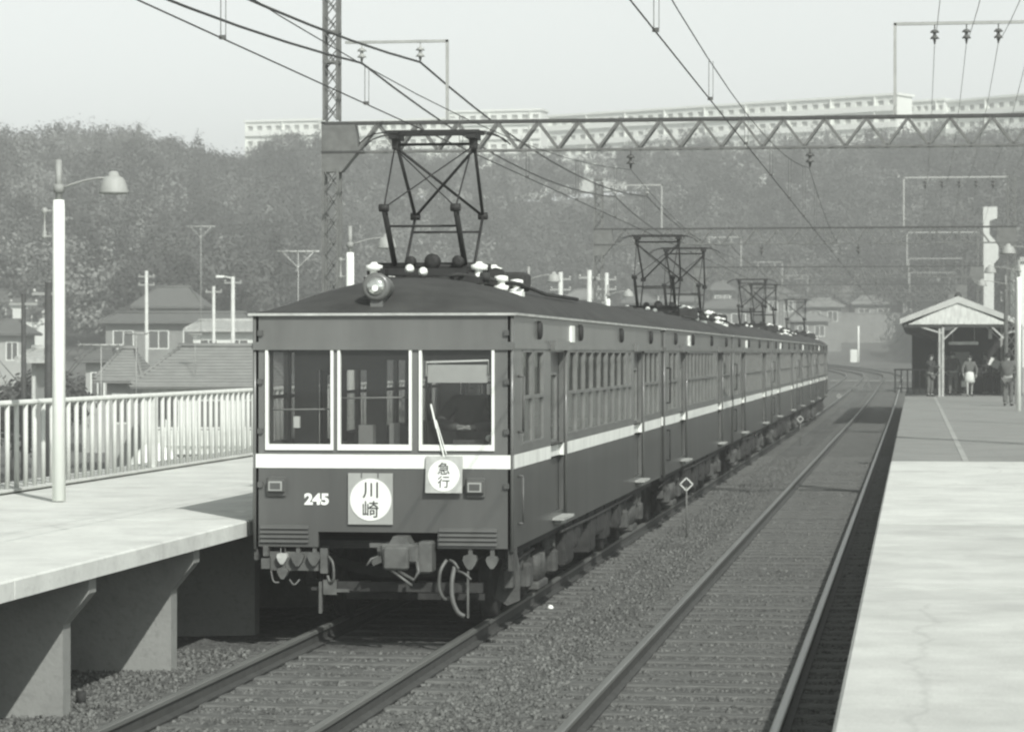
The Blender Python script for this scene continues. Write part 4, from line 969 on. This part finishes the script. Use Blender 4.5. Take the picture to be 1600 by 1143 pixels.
pole(948, 426, 128, 'pale pole right behind the second gantry mast', arms=2, r=.12)
def antenna(u, v, w, d, vb, label, vee=True, m='gutter'):
    p = P(u, v, d); s = d / F; t = thing('antenna', (p.x, p.y, p.z - (vb - v) * s), label, 'antenna', 'roof antennas of the valley houses'); h = (vb - v) * s; W = w * s / 2
    MB().tube([(0, 0, -.6), (0, 0, h)], .013, 6).build('stick', m, t)
    q = MB().tube([(-W, 0, h), (W, 0, h)], .03, 6)
    if vee:
        q.tube([(-W * .75, 0, h), (0, 0, h - W * .75), (W * .75, 0, h)], .02, 6)
    for k in range(5): x = -W + 2 * W * (k + .5) / 5; q.tube([(x, -.35, h + .02), (x, .35, h + .02)], .01, 5)
    q.build('elements', m, t)
antenna(314, 354, 46, 120, 540, 'tall thin antenna with a V brace high against the hill')
antenna(466, 393, 68, 80, 560, 'wide antenna with a V brace between hill and train roof')
antenna(158, 539, 72, 70, 640, 'wide pale antenna low over the fence near the nearest lamp post', vee=False, m='gutter')
antenna(213, 521, 36, 80, 620, 'small faint antenna in front of the grey house roof', vee=False)
antenna(305, 522, 20, 110, 560, 'small antenna on the ridge of the near hip roof')

# ------------------------------------------------------------------ houses
def house(u0, u1, ve, vr, vb, d, label, roof='tile', wall='wallw', dep=7.0, ridge=.45, balcony=False, nwin=2, group='houses in the valley below the hill'):
    """eave spans pixels u0..u1 at row ve, ridge row vr, base row vb at depth d"""
    a, b_ = P(u0, ve, d), P(u1, ve, d); W = (b_ - a).length; s = d / F; c = (a + b_) / 2
    gz = min(G(c.x, c.y), EYE + (553 - vb) * s); t = thing('house', (c.x, c.y, gz), label, 'house', group, rz=R(8.27))
    he = c.z - gz; hr = (ve - vr) * s; w = W / 2 - .45
    q = MB(); holes = []
    for i in range(nwin):
        x = -w + (i + .5) * 2 * w / nwin; holes.append((x - min(.8, w / nwin * .6), x + min(.8, w / nwin * .6), max(.4, he - 1.9), he - .6))
    q.wall(lambda u, v, tt: (u, tt, v), -w, w, -.5, he, holes, .12)
    q.box(-w, -w + .12, .12, dep, -.5, he).box(w - .12, w, .12, dep, -.5, he).box(-w + .12, w - .12, dep - .12, dep, -.5, he)
    q.build('wall', wall, t)
    for h in holes:
        f = frame_mb(lambda u, v, tt: (u, tt, v), h, .07, -.02, .05).box((h[0] + h[1]) / 2 - .03, (h[0] + h[1]) / 2 + .03, .01, .04, h[2], h[3]).build('window', 'frame', t)
        MB().add([(h[0], .06, h[2]), (h[1], .06, h[2]), (h[1], .06, h[3]), (h[0], .06, h[3])], [(0, 1, 2, 3)]).build('pane', 'winb', f)
    rx = W / 2 * ridge; y0, y1 = -.6, dep + .6
    v = [(-W / 2, y0, he), (W / 2, y0, he), (W / 2, y1, he), (-W / 2, y1, he), (-rx, (y0 + y1) / 2, he + hr), (rx, (y0 + y1) / 2, he + hr), (-W / 2, y0, he - .16), (W / 2, y0, he - .16), (W / 2, y1, he - .16), (-W / 2, y1, he - .16)]
    rf = MB().add(v, [(0, 1, 5, 4), (1, 2, 5), (2, 3, 4, 5), (3, 0, 4), (6, 7, 1, 0), (7, 8, 2, 1), (8, 9, 3, 2), (9, 6, 0, 3), (9, 8, 7, 6)]).build('roof', roof, t)
    MB().tube([(-rx - .1, (y0 + y1) / 2, he + hr + .03), (rx + .1, (y0 + y1) / 2, he + hr + .03)], .12, 6).tube([v[0], v[4]], .09, 6).tube([v[1], v[5]], .09, 6).build('ridge_tiles', roof, rf)
    if balcony:
        q = MB().box(-w + .3, w - .3, -1.0, -.02, he - 2.75, he - 2.6).box(-w + .3, w - .3, -1.0, -.95, he - 1.75, he - 1.68)
        for i in range(16): x = -w + .35 + i * (2 * w - .7) / 15; q.box(x - .03, x + .03, -1.0, -.95, he - 2.6, he - 1.75)
        q.build('balcony', 'frame', t)
    return t
h0 = house(206, 455, 600, 541, 745, 110, 'large house with a grey tiled hip roof and white walls just over the fence', roof='tile2', balcony=True, nwin=3, ridge=.5, dep=6)
house(150, 225, 592, 545, 745, 117, 'lower grey roofed wing joining the left of the large house', roof='tile2', ridge=.3, wall='wallg', dep=5, nwin=1)
house(205, 320, 478, 447, 520, 215, 'house with dark hip roof and light upper window on the slope', nwin=2, wall='pier')
house(155, 395, 502, 488, 530, 190, 'long low dark roofed house below the light upper window', nwin=4, wall='pier', ridge=.85, dep=6)
house(290, 410, 514, 500, 545, 165, 'house with pale flat looking roof right of the pale poles', roof='gutter', nwin=2, ridge=.8)
house(-60, 78, 470, 452, 520, 240, 'white walled house at the far left below the hill', nwin=3, roof='tile', dep=6)
house(30, 75, 560, 545, 640, 100, 'small grey roofed shed seen between the two dark poles', nwin=1, roof='gutter', wall='wallg', dep=3)
house(120, 185, 562, 545, 600, 140, 'dark roofed house behind the wide low antenna', nwin=1, wall='wallg', dep=5)
house(-40, 45, 520, 500, 560, 190, 'grey roofed house at the left edge above the fence', nwin=2, wall='wallg', dep=5)
hz = [(1108, 1150, 452, 440, 300), (1090, 1180, 480, 468, 280), (1030, 1100, 470, 458, 310), (1190, 1250, 462, 450, 330), (1255, 1320, 478, 466, 340), (1330, 1400, 474, 462, 350), (1235, 1300, 500, 490, 320), (880, 950, 466, 452, 290), (970, 1030, 472, 460, 300), (1405, 1470, 462, 450, 350), (1480, 1530, 468, 455, 340)]
hl_ = ['tiny white house above the second pantograph', 'long pale roofed house right of the second pantograph', 'small house behind the second gantry mast', 'small house above the fourth pantograph', 'small house over the rear of the train', 'small pale house left of the shelter roof', 'low house just over the last train car', 'small house above the lead car roof at its rear', 'small house above the second car roof', 'small pale house above the left slope of the shelter roof', 'small house behind the shelter ridge']
for i, ((a, b_, ve, vr, d), lb) in enumerate(zip(hz, hl_)):
    house(a, b_, ve, vr, ve + 26, d, lb, roof=random.choice(['tile', 'tile2', 'tile']), wall='pier', nwin=2, dep=5)
# retaining wall beyond the bend
a = P(1300, 553, 345)
rw = MB().box(0, 22, 0, .6, -1, 3.6).box(0, 22, -.06, .66, 3.6, 3.75)
for k in range(11): rw.box(1 + 2 * k, 1.05 + 2 * k, -.03, .0, -1, 3.55)
rw = rw.build('retaining_wall', 'pier', loc=(a.x, a.y, G(a.x, a.y))); rw.rotation_euler = (0, 0, R(8)); tag(rw, 'long pale concrete retaining wall behind the bend of the tracks', 'wall')
# white sheet mound behind the fence
p = P(243, 742, 105); q = MB(); rings = []
for i in range(10):
    tt = i / 9; r = 1 - tt; rings.append([(1.2 * r * math.cos(a) * (1 + .06 * math.sin(5 * a)), .9 * r * math.sin(a) * (1 + .06 * math.cos(4 * a)), 1.15 * (1 - r ** 1.6) + .03 * math.sin(7 * a + i) * r) for a in [2 * math.pi * k / 28 for k in range(28)]])
o = q.loft(rings, smooth=True).build('covered_mound', 'lampw', loc=(p.x, p.y, G(p.x, p.y))); o.scale = (1.35, 1.2, 1.45); o.rotation_euler = (0, R(-6), 0); tag(o, 'white sheet draped over a low mound seen through the fence', 'sheet')
o = MB().box(-.45, .45, 0, .06, 0, 1.0).box(-.5, .5, -.02, .08, 1.0, 1.04).build('dark_banner', 'ink', loc=P(256, 655, 106)); tag(o, 'dark square cloth hanging in front of the white house wall', 'cloth')

# ------------------------------------------------------------------ apartment blocks on the ridge
def block(u0, d0, u1, d1, vt, label, floors=4, bays=20, stair=False):
    """vt = image row of the roof at u0; facade runs from (u0,d0) to (u1,d1)"""
    a = P(u0, vt, d0); b_ = P(u1, vt, d1); zt = a.z; L = math.hypot(b_.x - a.x, b_.y - a.y); ang = math.atan2(b_.y - a.y, b_.x - a.x)
    fh = 2.75; h = floors * fh; t = thing('apartment_block', (a.x, a.y, zt - h), label, 'apartment block', 'apartment blocks along the ridge', rz=ang)
    holes = []; bw_ = L / bays
    for f in range(floors):
        for i in range(bays): holes.append((bw_ * i + bw_ * .22, bw_ * (i + 1) - bw_ * .22, f * fh + .95, f * fh + 1.75))
    q = MB().wall(lambda u, v, tt: (u, tt, v), 0, L, -3, h - .3, holes, .3)
    q.box(0, .3, .3, 5, -3, h - .3).box(L - .3, L, .3, 5, -3, h - .3).box(.3, L - .3, 4.7, 5, -3, h - .3).build('wall', 'apt', t)
    MB().box(-.3, L + .3, -.35, 5.3, h - .3, h + .1).build('roof', 'apt', t)
    q = MB().box(.05, L - .05, .31, .4, 0, h - .35); q.build('glazing', 'aptwin', t)
    q = MB()
    for f in range(floors): q.box(.0, L, -.5, -.0, f * fh - .08, f * fh + .06).box(0, L, -.5, -.42, f * fh + .06, f * fh + .85)
    for i in range(0, bays + 1, 4): q.box(max(0, i * bw_ - .06), i * bw_ + .06, -.41, -.01, .07, h - .35)
    q.build('balconies', 'apt', t)
    if stair:
        for k in range(2): MB().box(L * (.3 + .4 * k) - 1.2, L * (.3 + .4 * k) + 1.2, 1, 4, h + .1, h + 1.6).build('stair_head', 'apt', t)
block(858, 500, 1402, 457, 181, 'longest apartment block, its roofline rising to the right over the gantry', floors=4, bays=34, stair=False)
block(384, 500, 500, 496, 189, 'leftmost apartment block on the ridge, left of the lattice mast', floors=4, bays=8)
block(545, 520, 700, 512, 190, 'apartment block right behind the near lattice mast', floors=4, bays=10)
block(698, 525, 845, 520, 174, 'apartment block between the feeder bracket and the longest block', floors=5, bays=9)
block(1418, 470, 1475, 466, 158, 'short apartment block at the right end of the longest block', floors=4, bays=5)
block(1480, 462, 1700, 440, 158, 'rightmost apartment block beyond the power lines', floors=4, bays=14)
# ------------------------------------------------------------------ trees
def crown_pts(n, rx, rz, sq=.35, kind=0):
    """leaf card centres in clumps spread through the crown"""
    nc = max(6, n // 22); c = rng.normal(size=(nc, 3)); c /= np.linalg.norm(c, axis=1)[:, None]; c[:, 2] = np.where(rng.random(nc) < .75, np.abs(c[:, 2]), c[:, 2]); c *= (rng.random((nc, 1)) ** .18) * np.array([rx, rx, rz]) * .8
    if kind == 1: f = (1 - (c[:, 2:3] + rz) / (2 * rz)); c[:, :2] *= (.25 + 1.1 * f)
    idx = rng.integers(0, nc, n); off_ = rng.normal(size=(n, 3)); p = c[idx] + off_ * np.array([rx, rx, rz * .8]) * .15
    global LOCN; LOCN = off_ / (np.linalg.norm(off_, axis=1)[:, None] + .1)
    return p
def leaf_mesh(name, centres, size, mats, midx, parent=None, nrm=None):
    N = len(centres); a = rng.normal(size=(N, 3))
    if nrm is not None: nn = nrm + rng.normal(size=(N, 3)) * .15; a = np.cross(nn, a)
    a /= np.linalg.norm(a, axis=1)[:, None]; b_ = np.cross(a, rng.normal(size=(N, 3)) if nrm is None else nn); b_ /= np.linalg.norm(b_, axis=1)[:, None]
    s = size * rng.uniform(.6, 1.3, (N, 1)); a *= s; b_ *= s * .6
    V = np.stack([centres - a, centres - b_ * .9 + a * .1, centres + a, centres + b_], 1)
    me = bpy.data.meshes.new(name); me.vertices.add(N * 4); me.vertices.foreach_set('co', V.reshape(-1).astype(np.float32))
    me.loops.add(N * 4); me.loops.foreach_set('vertex_index', np.arange(N * 4)); me.polygons.add(N); me.polygons.foreach_set('loop_start', np.arange(N) * 4)
    for m in mats: me.materials.append(M[m])
    me.polygons.foreach_set('material_index', midx.astype(np.int32)); me.update(); me.validate()
    o = bpy.data.objects.new(name, me); C.objects.link(o)
    if parent: o.parent = parent
    return o
def wood():
    cs = []; mi = []; nr = []; trunks = MB(); cnt = 0
    for _ in range(5600):
        u = random.uniform(-120, 1720); d = math.sqrt(random.uniform(150 ** 2, 470 ** 2))
        ds = float(np.interp(u, [-300, 400, 800, 1400, 1600, 1900], [240, 228, 340, 345, 255, 205])); dr = float(np.interp(u, [-300, 300, 800, 1400, 1900], [425, 440, 462, 432, 412]))
        if d < ds or d > dr: continue
        p = P(u, 553, d); x, y = p.x, p.y; z = G(x, y)
        t = (d - ds) / (dr - ds)
        if t < .12 and random.random() < .6: continue
        if 720 < u < 1010 and .5 < t < .93 and random.random() < .55: continue
        far = d > dr - 30
        kind = random.random(); patch = math.sin(u * .011 + 1) + math.sin(d * .05 + u * .004)
        pale = .10 + max(0, .45 * (patch - .6)) + (.30 if 640 < u < 1000 and t > .45 else 0)
        r = random.uniform(1.9, 3.9); hh = random.uniform(2.4, 4.6)
        if 330 < u < 520 and far: hh *= .9
        conif = kind > .8; m = 2 if random.random() < pale else (0 if random.random() < .5 + .35 * math.sin(u * .023 + d * .06) else 1)
        vv = 553 - (z + 5 - EYE) / d * F
        if 15 < u < 105 and 285 < vv < 330: m = 2
        n = int(430 * (1.1 if d < 280 else .8)); q = crown_pts(n, r * (.7 if conif else 1), hh * (1.3 if conif else 1), kind=1 if conif else 0); ln_ = LOCN
        if m == 2: q = q[: n // 2]; ln_ = ln_[: n // 2]
        v_ = q / np.array([r, r, hh]); v_ = v_ / (np.linalg.norm(v_, axis=1)[:, None] + .1); nr.append(v_ * .8 + ln_ * .6)
        q = q + np.array([x, y, z + hh * 1.05 + .8]); cs.append(q); mi.append(np.full(len(q), m) if m != 1 else np.full(len(q), 1)); cnt += 1
        if far or m == 2: trunks.bar((x, y, z - .3), (x, y, z + hh), .3)
    o = leaf_mesh('hillside_wood', np.concatenate(cs), .22, ['leaf1', 'leaf2', 'leaf3'], np.concatenate(mi), nrm=np.concatenate(nr))
    tag(o, 'dense hazy wood of evergreen and bare trees covering the hillside', 'wood', kind='stuff')
    print('crowns', cnt, 'cards', len(o.data.polygons))
wood()
def tree(u, d, h, r, label, pale=0, name='tree', cat='tree', group='separate trees around the valley', leafs=900, conif=False):
    if pale: leafs = 4200
    p = P(u, 553, d); z = G(p.x, p.y); t = thing(name, (p.x, p.y, z), label, cat, group)
    q = MB().tube([(0, 0, -.3), (.05 * h, 0, h * .3), (-.02 * h, .05, h * .62), (0, 0, h * .85)], [.03 * h, .025 * h, .014 * h, .003 * h] if not pale else [.016 * h, .012 * h, .006 * h, .002 * h], 8)
    rr = random.Random(int(u)); nb_ = 26 if pale else 10
    for i in range(nb_):
        z0 = h * rr.uniform(.28, .75); a = rr.uniform(0, 6.28); L = r * rr.uniform(.6, 1.05); e = (L * math.cos(a), L * math.sin(a), z0 + L * rr.uniform(.45, 1.1))
        q.tube([(0, 0, z0), (e[0] * .5, e[1] * .5, z0 + (e[2] - z0) * .4), e], [.011 * h, .007 * h, .002 * h] if not pale else [.005 * h, .003 * h, .001 * h], 5)
    q.build('trunk', 'bark' if not pale else 'leaf3', t)
    c = crown_pts(leafs, r, h * .36, kind=1 if conif else 0) + np.array([0, 0, h * .62])
    m = np.full(len(c), 2) if pale else np.where(rng.random(len(c)) < .6, 0, 1)
    leaf_mesh('crown', c, .075 if pale else .17 * (d / 150) ** .5, ['leaf1', 'leaf2', 'leaf3'], m, t, nrm=(c - np.array([0, 0, h * .62])) / np.array([r, r, h * .36]))
tree(90, 395, 9, 3.4, 'bare pale tree on the ridge above the nearest lamp', pale=1); tree(185, 398, 11, 5, 'broad bare tree on the highest part of the left ridge', pale=1)
tree(140, 397, 9.5, 4, 'bare tree between the two bare ridge trees', pale=1); tree(262, 412, 9, 4.2, 'round dark tree standing up from the left ridge', leafs=1600)
tree(420, 425, 8, 3.5, 'dark pine before the leftmost apartment block', leafs=1200, conif=True); tree(455, 428, 9, 3.5, 'dark tree left of the lattice mast before the apartments', leafs=1200)
tree(130, 150, 4, 2.2, 'bushy tree behind the wide low antenna'); tree(15, 110, 4, 2.6, 'dense bushy tree at the left edge over the fence', leafs=1500)
tree(52, 105, 3.6, 2.0, 'bushy tree left of the grey roofed house wing', leafs=1500); tree(70, 120, 4.4, 2.4, 'dark tree behind the thick wooden pole', leafs=1500)
tree(1430, 400, 8, 4, 'tall dark tree before the apartment blocks above the shelter', leafs=1400); tree(1100, 425, 8, 3.2, 'pointed tree before the longest apartment block', conif=True, leafs=1200)
tree(1450, 420, 9, 4.5, 'broad tree below the short apartment block', leafs=1500); tree(985, 432, 8, 3, 'dark tree poking up to the gantry beam before the longest block', leafs=1200)

# ------------------------------------------------------------------ haze
hz_ = MB().box(-420, 330, -12, 640, -12, 53).build('haze', None, kind='stuff')
hm = bpy.data.materials.new('haze'); hm.use_nodes = True; t = hm.node_tree; t.nodes.clear()
o = t.nodes.new('ShaderNodeOutputMaterial'); v = t.nodes.new('ShaderNodeVolumePrincipled'); v.inputs['Color'].default_value = (.95, .97, .94, 1); v.inputs['Density'].default_value = .0017; v.inputs['Anisotropy'].default_value = .2
t.links.new(v.outputs[0], o.inputs['Volume']); hz_.data.materials.append(hm); tag(hz_, 'pale haze in the air over the whole valley', 'haze')
